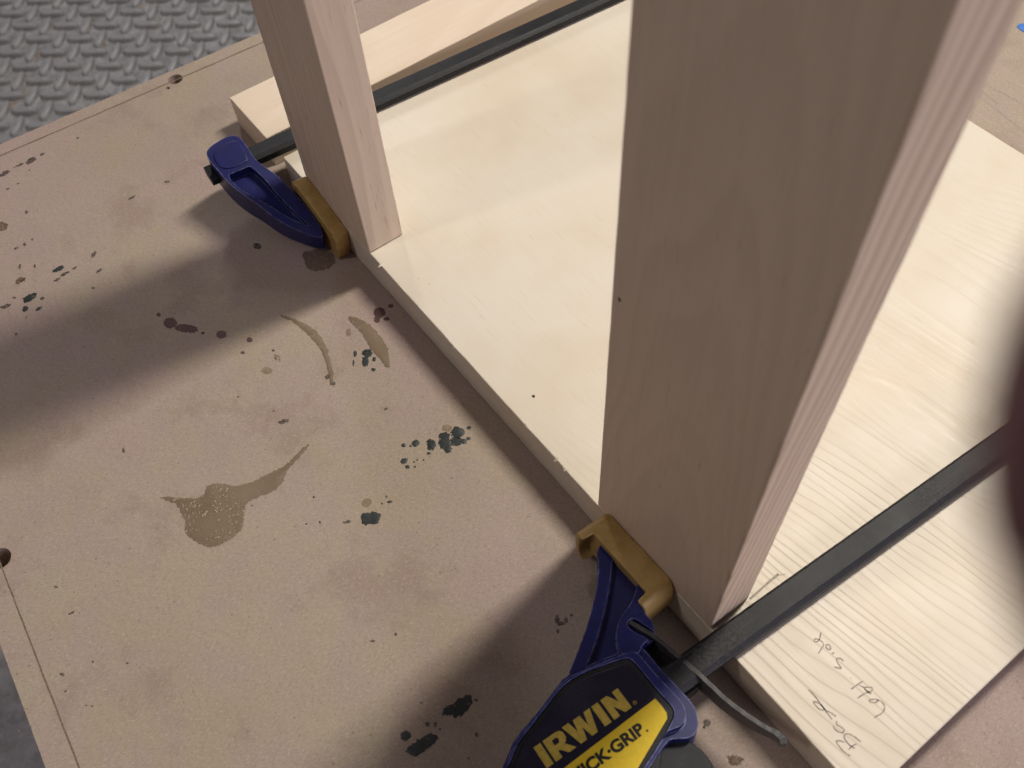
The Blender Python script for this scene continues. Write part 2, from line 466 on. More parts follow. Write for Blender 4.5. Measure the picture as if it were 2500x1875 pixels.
STAINS=[
('red',[(-38.5,-90.2),(-37.5,-91.0),(-37.1,-92.2),(-37.4,-93.4),(-38.3,-94.5),(-39.7,-95.3),(-41.2,-95.5),(-42.5,-95.2),(-43.5,-94.4),(-43.9,-93.3),(-43.6,-92.0),(-42.7,-90.9),(-41.4,-90.1),(-39.8,-89.9)]),
('red',[(-27.9,-84.1),(-27.6,-85.0),(-28.1,-86.5),(-29.4,-88.3),(-31.3,-90.0),(-33.4,-91.3),(-35.3,-91.9),(-36.5,-91.8),(-37.0,-90.9),(-36.4,-89.4),(-35.1,-87.6),(-33.1,-85.9),(-31.1,-84.6),(-29.2,-84.0)]),
('red',[(-24.4,-82.3),(-24.1,-82.6),(-24.0,-82.9),(-24.1,-83.2),(-24.3,-83.5),(-24.7,-83.7),(-25.1,-83.8),(-25.4,-83.7),(-25.7,-83.4),(-25.8,-83.1),(-25.8,-82.8),(-25.5,-82.5),(-25.2,-82.3),(-24.8,-82.2)]),
('red',[(-16.9,-74.6),(-16.2,-75.2),(-15.9,-76.1),(-16.1,-77.0),(-16.7,-77.8),(-17.7,-78.4),(-18.9,-78.5),(-19.9,-78.2),(-20.6,-77.6),(-20.9,-76.7),(-20.7,-75.8),(-20.1,-75.0),(-19.1,-74.5),(-17.9,-74.3)]),
('red',[(-6.1,-66.2),(-5.7,-66.6),(-5.5,-67.1),(-5.6,-67.7),(-6.0,-68.1),(-6.5,-68.4),(-7.2,-68.5),(-7.8,-68.3),(-8.2,-68.0),(-8.4,-67.4),(-8.3,-66.9),(-7.9,-66.4),(-7.3,-66.2),(-6.7,-66.1)]),
('red',[(-1.7,-72.6),(-1.4,-72.8),(-1.4,-73.2),(-1.5,-73.6),(-1.8,-73.9),(-2.1,-74.1),(-2.6,-74.2),(-3.0,-74.1),(-3.2,-73.9),(-3.3,-73.5),(-3.2,-73.2),(-2.9,-72.8),(-2.5,-72.6),(-2.1,-72.5)]),
('red',[(-48.2,-94.2),(-47.9,-94.5),(-47.7,-94.9),(-47.8,-95.3),(-48.1,-95.7),(-48.5,-95.9),(-49.0,-96.0),(-49.5,-95.8),(-49.9,-95.6),(-50.0,-95.2),(-50.0,-94.8),(-49.7,-94.4),(-49.2,-94.2),(-48.7,-94.1)]),
('red',[(6.1,-60.9),(6.3,-61.1),(6.3,-61.3),(6.3,-61.6),(6.1,-61.8),(5.8,-62.0),(5.5,-62.0),(5.3,-61.9),(5.1,-61.7),(5.0,-61.5),(5.1,-61.2),(5.2,-61.0),(5.5,-60.9),(5.8,-60.8)]),
('red',[(20.2,-8.0),(21.1,-8.9),(21.5,-10.0),(21.3,-11.2),(20.6,-12.1),(19.4,-12.6),(18.1,-12.7),(16.8,-12.2),(15.9,-11.3),(15.5,-10.2),(15.7,-9.0),(16.5,-8.1),(17.6,-7.6),(19.0,-7.5)]),
('red',[(22.1,-12.3),(22.7,-12.9),(23.1,-13.6),(23.1,-14.2),(22.8,-14.6),(22.1,-14.8),(21.3,-14.7),(20.5,-14.3),(19.8,-13.7),(19.4,-13.1),(19.4,-12.4),(19.7,-12.0),(20.4,-11.8),(21.2,-12.0)]),
('red',[(24.8,-8.5),(25.1,-8.8),(25.1,-9.3),(24.9,-9.9),(24.6,-10.4),(24.0,-10.7),(23.5,-10.8),(23.0,-10.7),(22.7,-10.3),(22.6,-9.8),(22.8,-9.3),(23.2,-8.8),(23.8,-8.5),(24.3,-8.3)]),
('red',[(19.4,-2.7),(19.7,-3.1),(19.8,-3.5),(19.6,-4.0),(19.3,-4.5),(18.8,-4.8),(18.3,-4.8),(17.8,-4.7),(17.5,-4.3),(17.4,-3.9),(17.6,-3.4),(17.9,-2.9),(18.4,-2.6),(18.9,-2.6)]),
('teal',[(36.3,-26.0),(37.0,-26.6),(37.3,-27.5),(37.1,-28.3),(36.6,-29.0),(35.7,-29.4),(34.7,-29.5),(33.8,-29.1),(33.1,-28.5),(32.8,-27.6),(33.0,-26.8),(33.5,-26.1),(34.4,-25.6),(35.4,-25.6)]),
('teal',[(39.6,-29.7),(40.4,-30.4),(40.9,-31.1),(40.9,-31.8),(40.5,-32.3),(39.8,-32.5),(38.8,-32.3),(37.9,-31.9),(37.0,-31.2),(36.5,-30.4),(36.5,-29.8),(36.9,-29.3),(37.6,-29.1),(38.6,-29.3)]),
('teal',[(32.3,-31.4),(32.8,-31.8),(33.1,-32.2),(33.2,-32.6),(32.9,-32.9),(32.5,-33.0),(31.9,-32.9),(31.3,-32.7),(30.8,-32.3),(30.5,-31.8),(30.5,-31.4),(30.7,-31.1),(31.1,-31.0),(31.7,-31.1)]),
('teal',[(40.6,-26.1),(41.0,-26.4),(41.2,-26.8),(41.2,-27.2),(41.0,-27.5),(40.6,-27.6),(40.1,-27.6),(39.6,-27.4),(39.2,-27.0),(39.0,-26.6),(39.0,-26.3),(39.3,-26.0),(39.7,-25.9),(40.1,-25.9)]),
('teal',[(45.4,-29.4),(45.6,-29.7),(45.7,-30.0),(45.6,-30.4),(45.3,-30.8),(44.9,-31.0),(44.5,-31.0),(44.2,-30.9),(44.0,-30.7),(43.9,-30.3),(44.0,-29.9),(44.3,-29.6),(44.7,-29.4),(45.1,-29.3)]),
('teal',[(35.9,-35.0),(36.5,-35.4),(36.8,-35.8),(37.0,-36.0),(36.8,-36.2),(36.5,-36.1),(36.0,-36.0),(35.4,-35.7),(34.9,-35.3),(34.5,-34.9),(34.4,-34.7),(34.5,-34.5),(34.9,-34.5),(35.4,-34.7)]),
('teal',[(98.2,-16.9),(99.0,-17.8),(99.3,-18.9),(99.1,-20.1),(98.3,-21.1),(97.2,-21.6),(95.9,-21.6),(94.8,-21.1),(93.9,-20.2),(93.6,-19.1),(93.8,-17.9),(94.6,-16.9),(95.8,-16.4),(97.0,-16.4)]),
('teal',[(95.8,-22.9),(96.3,-23.5),(96.4,-24.4),(96.1,-25.3),(95.5,-26.1),(94.6,-26.6),(93.7,-26.7),(93.0,-26.5),(92.5,-25.9),(92.4,-25.0),(92.7,-24.1),(93.3,-23.3),(94.2,-22.8),(95.1,-22.6)]),
('teal',[(99.2,-24.2),(100.0,-25.1),(100.2,-26.2),(100.0,-27.4),(99.2,-28.3),(98.1,-28.9),(96.9,-28.9),(95.8,-28.5),(95.0,-27.7),(94.8,-26.6),(95.0,-25.4),(95.8,-24.5),(96.9,-23.9),(98.1,-23.8)]),
('teal',[(101.3,-20.3),(101.9,-21.0),(102.1,-21.9),(101.9,-22.9),(101.3,-23.6),(100.4,-24.1),(99.3,-24.2),(98.4,-23.8),(97.8,-23.1),(97.6,-22.2),(97.8,-21.2),(98.4,-20.4),(99.4,-19.9),(100.4,-19.9)]),
('teal',[(101.6,-26.0),(102.2,-26.6),(102.4,-27.2),(102.3,-27.9),(101.8,-28.4),(101.2,-28.7),(100.5,-28.7),(99.8,-28.4),(99.2,-27.9),(99.0,-27.2),(99.1,-26.5),(99.5,-26.0),(100.2,-25.7),(100.9,-25.7)]),
('teal',[(95.6,-30.1),(96.3,-30.9),(96.7,-31.7),(96.6,-32.6),(96.0,-33.2),(95.2,-33.6),(94.2,-33.5),(93.3,-33.1),(92.5,-32.4),(92.2,-31.5),(92.3,-30.7),(92.8,-30.0),(93.7,-29.7),(94.7,-29.7)]),
('teal',[(90.3,-35.4),(90.8,-35.9),(91.0,-36.5),(90.8,-37.2),(90.4,-37.7),(89.8,-38.0),(89.1,-38.0),(88.4,-37.8),(88.0,-37.3),(87.8,-36.6),(87.9,-36.0),(88.3,-35.5),(88.9,-35.2),(89.7,-35.1)]),
('teal',[(87.6,-40.7),(87.8,-40.9),(88.0,-41.3),(87.9,-41.6),(87.7,-41.9),(87.4,-42.0),(87.0,-42.0),(86.6,-41.9),(86.3,-41.6),(86.2,-41.3),(86.3,-40.9),(86.5,-40.7),(86.8,-40.5),(87.2,-40.5)]),
('teal',[(89.6,-38.8),(89.8,-38.9),(89.8,-39.1),(89.8,-39.3),(89.7,-39.5),(89.5,-39.6),(89.3,-39.6),(89.1,-39.5),(88.9,-39.3),(88.8,-39.1),(88.8,-38.9),(89.0,-38.8),(89.2,-38.7),(89.4,-38.7)]),
('teal',[(97.8,-34.3),(98.0,-34.6),(98.0,-34.9),(97.9,-35.2),(97.7,-35.4),(97.4,-35.6),(97.1,-35.6),(96.8,-35.5),(96.6,-35.3),(96.5,-35.0),(96.6,-34.7),(96.8,-34.4),(97.1,-34.3),(97.5,-34.2)]),
('teal',[(93.7,-43.8),(94.2,-44.0),(94.6,-44.5),(94.7,-45.2),(94.7,-45.9),(94.4,-46.5),(94.0,-46.9),(93.5,-47.0),(93.0,-46.8),(92.7,-46.3),(92.5,-45.6),(92.6,-44.9),(92.8,-44.3),(93.2,-43.9)]),
('teal',[(97.7,-45.0),(97.9,-45.3),(97.9,-45.6),(97.7,-46.0),(97.4,-46.4),(97.1,-46.6),(96.7,-46.8),(96.4,-46.7),(96.2,-46.4),(96.2,-46.1),(96.3,-45.7),(96.6,-45.3),(97.0,-45.0),(97.4,-45.0)]),
('teal',[(99.3,-43.0),(99.4,-43.1),(99.5,-43.3),(99.4,-43.5),(99.3,-43.6),(99.1,-43.7),(98.9,-43.7),(98.8,-43.7),(98.6,-43.5),(98.6,-43.4),(98.6,-43.2),(98.8,-43.0),(98.9,-42.9),(99.1,-42.9)]),
('teal',[(97.1,-40.2),(97.2,-40.4),(97.3,-40.5),(97.2,-40.7),(97.2,-40.8),(97.0,-40.9),(96.8,-40.9),(96.6,-40.8),(96.5,-40.7),(96.4,-40.5),(96.5,-40.4),(96.6,-40.2),(96.7,-40.1),(96.9,-40.1)]),
('teal',[(98.2,-12.9),(98.4,-13.2),(98.4,-13.5),(98.3,-13.9),(98.0,-14.2),(97.7,-14.4),(97.3,-14.5),(97.0,-14.4),(96.8,-14.1),(96.8,-13.8),(96.9,-13.4),(97.2,-13.1),(97.5,-12.9),(97.9,-12.8)]),
('teal',[(102.5,-16.3),(102.7,-16.6),(102.8,-16.9),(102.6,-17.3),(102.4,-17.6),(102.0,-17.8),(101.7,-17.9),(101.4,-17.8),(101.2,-17.5),(101.2,-17.2),(101.3,-16.8),(101.5,-16.5),(101.9,-16.3),(102.2,-16.2)]),
('teal',[(102.6,-18.6),(102.9,-19.0),(102.9,-19.5),(102.8,-20.0),(102.4,-20.5),(101.9,-20.8),(101.3,-20.9),(100.9,-20.7),(100.6,-20.4),(100.6,-19.9),(100.7,-19.3),(101.1,-18.8),(101.6,-18.5),(102.2,-18.4)]),
('teal',[(98.8,-38.3),(98.9,-38.4),(98.9,-38.5),(98.9,-38.6),(98.8,-38.8),(98.7,-38.8),(98.5,-38.8),(98.4,-38.7),(98.3,-38.6),(98.2,-38.5),(98.2,-38.4),(98.3,-38.3),(98.5,-38.2),(98.6,-38.2)]),
('teal',[(97.0,-42.1),(97.1,-42.2),(97.2,-42.3),(97.2,-42.4),(97.1,-42.5),(96.9,-42.6),(96.8,-42.6),(96.7,-42.5),(96.5,-42.4),(96.5,-42.3),(96.5,-42.2),(96.6,-42.1),(96.7,-42.0),(96.9,-42.0)]),
('teal',[(96.2,-88.7),(96.4,-88.9),(96.4,-89.0),(96.4,-89.2),(96.3,-89.4),(96.1,-89.5),(95.9,-89.5),(95.7,-89.4),(95.5,-89.3),(95.5,-89.1),(95.5,-88.9),(95.6,-88.8),(95.8,-88.7),(96.0,-88.7)]),
('teal',[(93.3,-93.7),(93.5,-93.8),(93.5,-93.9),(93.5,-94.1),(93.4,-94.2),(93.2,-94.3),(93.0,-94.3),(92.9,-94.2),(92.8,-94.1),(92.7,-94.0),(92.7,-93.8),(92.8,-93.7),(93.0,-93.6),(93.2,-93.6)]),
('teal',[(105.1,-63.6),(105.2,-63.7),(105.3,-63.9),(105.2,-64.0),(105.1,-64.1),(105.0,-64.2),(104.8,-64.2),(104.7,-64.2),(104.6,-64.1),(104.5,-64.0),(104.6,-63.8),(104.7,-63.7),(104.8,-63.6),(105.0,-63.6)]),
('teal',[(106.8,-59.9),(106.9,-60.1),(106.9,-60.4),(106.8,-60.8),(106.5,-61.3),(106.3,-61.6),(106.0,-61.8),(105.8,-61.8),(105.7,-61.7),(105.7,-61.4),(105.8,-60.9),(106.0,-60.5),(106.3,-60.1),(106.6,-59.9)]),
('teal',[(84.5,-84.8),(84.6,-84.9),(84.7,-85.1),(84.7,-85.3),(84.6,-85.5),(84.4,-85.5),(84.1,-85.6),(83.9,-85.5),(83.8,-85.3),(83.7,-85.2),(83.7,-85.0),(83.8,-84.8),(84.0,-84.7),(84.3,-84.7)]),
('teal',[(103.5,-60.5),(103.7,-60.6),(103.8,-60.8),(103.8,-60.9),(103.7,-61.0),(103.5,-61.1),(103.3,-61.0),(103.1,-61.0),(103.0,-60.8),(102.9,-60.7),(102.9,-60.5),(103.0,-60.4),(103.1,-60.4),(103.3,-60.4)]),
('dark',[(43.9,-74.8),(44.1,-75.1),(44.2,-75.8),(44.0,-76.6),(43.7,-77.5),(43.2,-78.2),(42.8,-78.7),(42.4,-78.8),(42.1,-78.5),(42.1,-77.9),(42.3,-77.0),(42.6,-76.2),(43.0,-75.4),(43.5,-74.9)]),
('dark',[(34.7,-47.1),(35.1,-47.3),(35.4,-47.7),(35.6,-48.4),(35.7,-49.1),(35.6,-49.7),(35.3,-50.1),(35.0,-50.3),(34.6,-50.1),(34.2,-49.7),(34.0,-49.0),(33.9,-48.3),(34.1,-47.7),(34.3,-47.2)]),
('dark',[(40.3,-47.9),(40.6,-48.2),(40.7,-48.6),(40.6,-49.1),(40.3,-49.5),(39.8,-49.7),(39.4,-49.8),(38.9,-49.7),(38.6,-49.4),(38.5,-49.0),(38.7,-48.5),(39.0,-48.1),(39.4,-47.9),(39.9,-47.8)]),
('dark',[(66.5,-36.2),(66.7,-36.3),(66.8,-36.6),(66.9,-37.0),(66.9,-37.4),(66.8,-37.8),(66.6,-38.0),(66.4,-38.1),(66.2,-38.0),(66.0,-37.7),(66.0,-37.3),(66.0,-36.9),(66.1,-36.5),(66.3,-36.3)]),
('dark',[(103.5,-78.3),(103.7,-78.6),(103.7,-79.0),(103.6,-79.7),(103.3,-80.3),(103.0,-80.8),(102.7,-81.2),(102.4,-81.2),(102.2,-81.0),(102.2,-80.6),(102.3,-80.0),(102.6,-79.3),(102.9,-78.8),(103.2,-78.4)]),
('dark',[(18.7,-86.4),(18.8,-86.5),(18.9,-86.6),(18.8,-86.8),(18.7,-86.9),(18.6,-87.0),(18.4,-87.0),(18.2,-87.0),(18.1,-86.9),(18.0,-86.8),(18.1,-86.6),(18.2,-86.5),(18.4,-86.4),(18.5,-86.3)]),
('dark',[(35.6,-77.2),(35.7,-77.4),(35.8,-77.5),(35.7,-77.7),(35.6,-77.8),(35.5,-77.9),(35.3,-77.9),(35.1,-77.9),(35.0,-77.8),(35.0,-77.6),(35.0,-77.5),(35.1,-77.3),(35.3,-77.2),(35.4,-77.2)]),
('dark',[(11.6,-139.8),(12.1,-140.1),(12.4,-140.3),(12.5,-140.6),(12.3,-140.8),(12.0,-140.8),(11.5,-140.7),(11.0,-140.6),(10.5,-140.3),(10.2,-140.0),(10.1,-139.8),(10.2,-139.6),(10.6,-139.6),(11.1,-139.6)]),
('dark',[(71.6,-107.7),(71.8,-107.8),(71.8,-107.9),(71.8,-108.1),(71.7,-108.2),(71.5,-108.3),(71.4,-108.3),(71.2,-108.2),(71.0,-108.1),(71.0,-108.0),(71.0,-107.8),(71.1,-107.7),(71.3,-107.6),(71.5,-107.6)]),
('ochre',[(93.1,-19.8),(93.5,-20.3),(93.6,-21.1),(93.3,-22.0),(92.7,-22.7),(91.9,-23.2),(91.1,-23.4),(90.4,-23.1),(90.0,-22.6),(89.9,-21.8),(90.2,-20.9),(90.7,-20.2),(91.5,-19.7),(92.4,-19.5)]),
('ochre',[(100.7,-66.8),(101.5,-67.0),(102.1,-67.7),(102.3,-68.5),(102.3,-69.4),(101.9,-70.1),(101.2,-70.6),(100.4,-70.8),(99.7,-70.5),(99.1,-69.9),(98.8,-69.0),(98.8,-68.1),(99.2,-67.4),(99.9,-66.9)]),
('ochre',[(15.7,-67.4),(16.2,-68.0),(16.3,-68.8),(16.0,-69.7),(15.3,-70.6),(14.4,-71.2),(13.4,-71.4),(12.6,-71.2),(12.1,-70.7),(12.0,-69.8),(12.3,-68.9),(13.0,-68.0),(13.9,-67.5),(14.9,-67.2)]),
('ochre',[(19.9,-27.2),(20.6,-27.7),(21.0,-28.4),(21.1,-28.9),(20.7,-29.3),(20.1,-29.5),(19.3,-29.4),(18.5,-29.0),(17.8,-28.4),(17.4,-27.8),(17.3,-27.2),(17.6,-26.8),(18.3,-26.7),(19.1,-26.8)]),
('glue',[(-10.4,-47.7),(-3.6,-43.9),(7.2,-39.6),(16.7,-40.0),(23.2,-41.5),(34.6,-45.9),(40.3,-49.4),(39.6,-50.3),(31.9,-46.2),(19.4,-43.0),(11.3,-43.5),(0.2,-44.2),(-9.0,-48.1)]),
('glue',[(10.2,-23.6),(15.8,-19.2),(24.6,-17.4),(35.1,-17.3),(44.7,-21.1),(49.4,-24.6),(41.9,-24.5),(33.0,-24.6),(24.1,-22.9),(16.1,-23.8)]),
('glue',[(42.0,-138.2),(48.9,-130.9),(53.4,-125.7),(54.6,-121.6),(50.8,-119.1),(52.9,-113.9),(58.5,-110.1),(61.7,-103.4),(62.2,-96.1),(63.6,-87.5),(62.4,-81.6),(60.0,-74.1),(61.2,-73.7),(64.0,-81.6),(65.4,-88.0),(68.6,-90.7),(70.9,-95.8),(70.4,-99.7),(69.2,-103.2),(68.5,-108.7),(70.1,-111.2),(74.4,-113.5),(78.1,-116.3),(79.4,-121.0),(78.9,-124.8),(78.4,-128.6),(76.5,-131.6),(72.5,-133.6),(69.2,-135.2),(65.8,-135.8),(62.4,-135.0),(60.0,-133.0),(57.4,-133.8),(53.9,-132.9),(51.0,-132.7),(47.6,-134.3)]),
('teal',[(104.5,-74.0),(103.7,-72.2),(105.5,-71.2),(105.2,-69.3),(107.2,-68.4),(108.5,-67.2),(110.9,-69.0),(110.5,-71.8),(108.9,-73.3),(108.4,-75.1),(106.1,-75.1)]),
('puddle',[(-39.3,-19.8),(-29.9,-23.3),(-25.2,-22.2),(-22.0,-17.7),(-20.9,-12.4),(-24.5,-8.7),(-29.9,-8.4),(-36.2,-12.5)]),
('dark',[(-55.2,-35.1),(-55.0,-35.7),(-55.2,-36.3),(-55.9,-36.9),(-56.9,-37.3),(-57.9,-37.4),(-58.9,-37.2),(-59.5,-36.8),(-59.8,-36.3),(-59.5,-35.6),(-58.8,-35.0),(-57.9,-34.7),(-56.8,-34.5),(-55.9,-34.7)]),
('dark',[(-195.3,-116.8),(-194.7,-117.1),(-194.1,-118.0),(-193.6,-119.2),(-193.4,-120.5),(-193.6,-121.8),(-194.0,-122.6),(-194.5,-122.9),(-195.2,-122.6),(-195.8,-121.7),(-196.2,-120.5),(-196.4,-119.1),(-196.3,-117.9),(-195.9,-117.1)]),
('dark',[(-195.9,-108.8),(-195.7,-109.0),(-195.4,-109.6),(-195.3,-110.5),(-195.3,-111.4),(-195.5,-112.2),(-195.7,-112.7),(-196.0,-112.9),(-196.3,-112.7),(-196.5,-112.1),(-196.6,-111.2),(-196.6,-110.3),(-196.5,-109.5),(-196.2,-109.0)]),
('dark',[(-195.6,-113.5),(-195.4,-113.7),(-195.4,-113.8),(-195.4,-114.0),(-195.5,-114.1),(-195.7,-114.2),(-195.9,-114.3),(-196.2,-114.2),(-196.3,-114.1),(-196.4,-114.0),(-196.3,-113.8),(-196.2,-113.7),(-196.0,-113.6),(-195.8,-113.5)]),
('dark',[(-195.3,-101.7),(-194.5,-102.0),(-193.8,-102.8),(-193.3,-103.9),(-193.2,-105.1),(-193.4,-106.2),(-193.9,-107.0),(-194.6,-107.2),(-195.4,-106.9),(-196.1,-106.1),(-196.6,-105.0),(-196.8,-103.8),(-196.6,-102.7),(-196.1,-101.9)]),
('dark',[(-196.0,-96.4),(-195.6,-96.5),(-195.2,-96.9),(-195.0,-97.4),(-194.9,-98.0),(-195.0,-98.5),(-195.3,-98.8),(-195.7,-98.9),(-196.1,-98.8),(-196.4,-98.4),(-196.7,-97.9),(-196.7,-97.3),(-196.6,-96.8),(-196.4,-96.5)]),
('dark',[(-194.9,-76.1),(-194.6,-76.2),(-194.5,-76.5),(-194.5,-76.8),(-194.7,-77.0),(-195.1,-77.2),(-195.4,-77.2),(-195.8,-77.1),(-196.1,-76.9),(-196.2,-76.7),(-196.1,-76.4),(-195.9,-76.2),(-195.6,-76.0),(-195.2,-76.0)]),
('dark',[(-181.8,-116.2),(-181.6,-116.3),(-181.6,-116.5),(-181.7,-116.8),(-181.9,-117.0),(-182.2,-117.2),(-182.5,-117.3),(-182.7,-117.3),(-182.9,-117.2),(-182.9,-116.9),(-182.8,-116.7),(-182.6,-116.4),(-182.4,-116.2),(-182.1,-116.1)]),
('dark',[(-181.8,-121.8),(-181.6,-121.9),(-181.4,-122.2),(-181.4,-122.6),(-181.4,-123.0),(-181.6,-123.4),(-181.8,-123.7),(-182.1,-123.7),(-182.3,-123.6),(-182.5,-123.3),(-182.5,-122.9),(-182.4,-122.5),(-182.3,-122.1),(-182.0,-121.8)]),
('dark',[(-131.9,-69.9),(-131.6,-70.1),(-131.2,-70.7),(-130.9,-71.4),(-130.8,-72.3),(-130.7,-73.0),(-130.9,-73.6),(-131.1,-73.8),(-131.5,-73.6),(-131.8,-73.0),(-132.1,-72.3),(-132.3,-71.4),(-132.3,-70.6),(-132.2,-70.1)]),
('dark',[(-136.8,-125.4),(-136.5,-125.5),(-136.4,-125.8),(-136.4,-126.0),(-136.6,-126.2),(-136.8,-126.3),(-137.2,-126.3),(-137.5,-126.2),(-137.8,-126.1),(-137.9,-125.9),(-137.9,-125.7),(-137.8,-125.5),(-137.5,-125.3),(-137.2,-125.3)]),
('dark',[(-136.0,-129.8),(-135.6,-130.0),(-135.2,-130.3),(-135.2,-130.7),(-135.4,-130.9),(-135.8,-131.0),(-136.3,-131.0),(-136.9,-130.9),(-137.4,-130.6),(-137.7,-130.3),(-137.8,-130.0),(-137.6,-129.8),(-137.2,-129.6),(-136.6,-129.6)]),
('dark',[(-136.5,-133.6),(-136.3,-133.7),(-136.1,-134.1),(-136.1,-134.6),(-136.2,-135.2),(-136.4,-135.6),(-136.7,-135.9),(-136.9,-136.0),(-137.2,-135.9),(-137.3,-135.5),(-137.3,-135.0),(-137.2,-134.4),(-137.0,-134.0),(-136.8,-133.7)]),
('dark',[(-157.7,-120.5),(-157.3,-120.7),(-157.0,-121.0),(-157.0,-121.3),(-157.2,-121.6),(-157.6,-121.7),(-158.1,-121.7),(-158.6,-121.6),(-159.1,-121.3),(-159.3,-121.0),(-159.4,-120.8),(-159.2,-120.5),(-158.8,-120.4),(-158.2,-120.4)]),
('dark',[(-107.7,-102.8),(-107.2,-102.8),(-106.5,-103.2),(-105.9,-103.8),(-105.3,-104.6),(-105.0,-105.3),(-105.0,-105.8),(-105.2,-106.1),(-105.7,-106.0),(-106.3,-105.7),(-107.0,-105.0),(-107.5,-104.3),(-107.8,-103.6),(-107.9,-103.0)]),
('dark',[(-104.3,-114.7),(-104.0,-114.9),(-103.8,-115.2),(-103.7,-115.7),(-103.6,-116.3),(-103.7,-116.8),(-103.9,-117.1),(-104.1,-117.2),(-104.3,-117.1),(-104.6,-116.7),(-104.7,-116.2),(-104.7,-115.7),(-104.7,-115.2),(-104.5,-114.8)]),
('dark',[(-123.0,-137.6),(-122.3,-137.8),(-121.8,-138.1),(-121.6,-138.3),(-121.7,-138.4),(-122.1,-138.4),(-122.6,-138.2),(-123.3,-138.0),(-124.0,-137.7),(-124.5,-137.5),(-124.7,-137.3),(-124.6,-137.2),(-124.2,-137.2),(-123.7,-137.3)]),
('dark',[(-118.4,-131.3),(-117.9,-131.6),(-117.6,-131.8),(-117.5,-132.0),(-117.6,-132.2),(-117.9,-132.2),(-118.4,-132.1),(-118.9,-132.0),(-119.4,-131.7),(-119.8,-131.5),(-119.9,-131.3),(-119.8,-131.1),(-119.4,-131.1),(-119.0,-131.2)]),
('dark',[(-95.3,-135.6),(-95.0,-135.8),(-94.8,-136.1),(-94.7,-136.6),(-94.9,-137.0),(-95.2,-137.4),(-95.6,-137.6),(-96.0,-137.7),(-96.4,-137.5),(-96.6,-137.2),(-96.6,-136.7),(-96.5,-136.2),(-96.1,-135.8),(-95.7,-135.6)]),
('dark',[(-102.2,-150.8),(-101.8,-151.1),(-101.5,-151.7),(-101.5,-152.5),(-101.7,-153.4),(-102.0,-154.2),(-102.5,-154.8),(-103.0,-154.9),(-103.5,-154.7),(-103.7,-154.1),(-103.8,-153.2),(-103.6,-152.3),(-103.2,-151.5),(-102.7,-151.0)]),
('dark',[(-82.0,-154.6),(-81.8,-154.7),(-81.6,-154.9),(-81.6,-155.2),(-81.8,-155.4),(-82.1,-155.5),(-82.4,-155.6),(-82.8,-155.5),(-83.0,-155.3),(-83.2,-155.1),(-83.2,-154.9),(-83.0,-154.7),(-82.7,-154.6),(-82.4,-154.5)]),
('dark',[(-84.9,-113.0),(-84.7,-113.1),(-84.7,-113.4),(-84.9,-113.7),(-85.1,-114.0),(-85.5,-114.3),(-85.8,-114.4),(-86.0,-114.4),(-86.2,-114.2),(-86.2,-114.0),(-86.0,-113.6),(-85.8,-113.3),(-85.5,-113.1),(-85.1,-112.9)]),
('dark',[(-104.5,-146.8),(-104.3,-147.0),(-104.3,-147.2),(-104.5,-147.6),(-104.8,-147.9),(-105.1,-148.2),(-105.5,-148.4),(-105.8,-148.4),(-105.9,-148.2),(-105.9,-147.9),(-105.7,-147.6),(-105.5,-147.2),(-105.1,-146.9),(-104.8,-146.8)]),
('dark',[(-94.7,-105.2),(-94.3,-105.3),(-94.0,-105.7),(-93.8,-106.4),(-93.6,-107.1),(-93.6,-107.7),(-93.8,-108.1),(-94.1,-108.3),(-94.5,-108.1),(-94.8,-107.7),(-95.0,-107.1),(-95.2,-106.4),(-95.2,-105.8),(-95.0,-105.3)]),
('dark',[(-103.7,-119.0),(-103.5,-119.2),(-103.3,-119.9),(-103.2,-120.9),(-103.1,-122.0),(-103.2,-123.0),(-103.4,-123.7),(-103.7,-123.9),(-103.9,-123.6),(-104.1,-122.9),(-104.2,-122.0),(-104.2,-120.8),(-104.1,-119.9),(-104.0,-119.2)]),
('dark',[(-102.6,-124.2),(-102.3,-124.4),(-102.1,-124.9),(-102.0,-125.7),(-102.0,-126.5),(-102.1,-127.2),(-102.3,-127.7),(-102.5,-127.9),(-102.8,-127.7),(-103.0,-127.2),(-103.1,-126.4),(-103.1,-125.6),(-103.0,-124.9),(-102.8,-124.4)]),
('dark',[(-188.0,-107.6),(-187.8,-107.7),(-187.7,-107.9),(-187.7,-108.0),(-187.8,-108.2),(-188.0,-108.2),(-188.2,-108.2),(-188.5,-108.2),(-188.7,-108.1),(-188.8,-107.9),(-188.8,-107.8),(-188.7,-107.7),(-188.5,-107.6),(-188.2,-107.6)]),
('dark',[(-129.2,-50.6),(-128.9,-50.9),(-128.9,-51.4),(-129.1,-52.0),(-129.5,-52.5),(-129.9,-53.0),(-130.4,-53.2),(-130.9,-53.2),(-131.1,-53.0),(-131.1,-52.5),(-130.9,-51.9),(-130.6,-51.4),(-130.1,-50.9),(-129.6,-50.6)]),
('dark',[(-89.2,-146.6),(-89.0,-146.7),(-88.9,-146.8),(-88.8,-147.1),(-88.8,-147.3),(-88.8,-147.6),(-89.0,-147.7),(-89.2,-147.8),(-89.3,-147.7),(-89.5,-147.6),(-89.6,-147.3),(-89.6,-147.1),(-89.6,-146.8),(-89.4,-146.7)]),
('teal',[(-108.5,-120.1),(-108.0,-120.4),(-107.5,-121.2),(-107.3,-122.4),(-107.4,-123.6),(-107.7,-124.7),(-108.3,-125.4),(-108.9,-125.7),(-109.5,-125.3),(-109.9,-124.5),(-110.1,-123.4),(-110.0,-122.2),(-109.7,-121.0),(-109.2,-120.3)]),
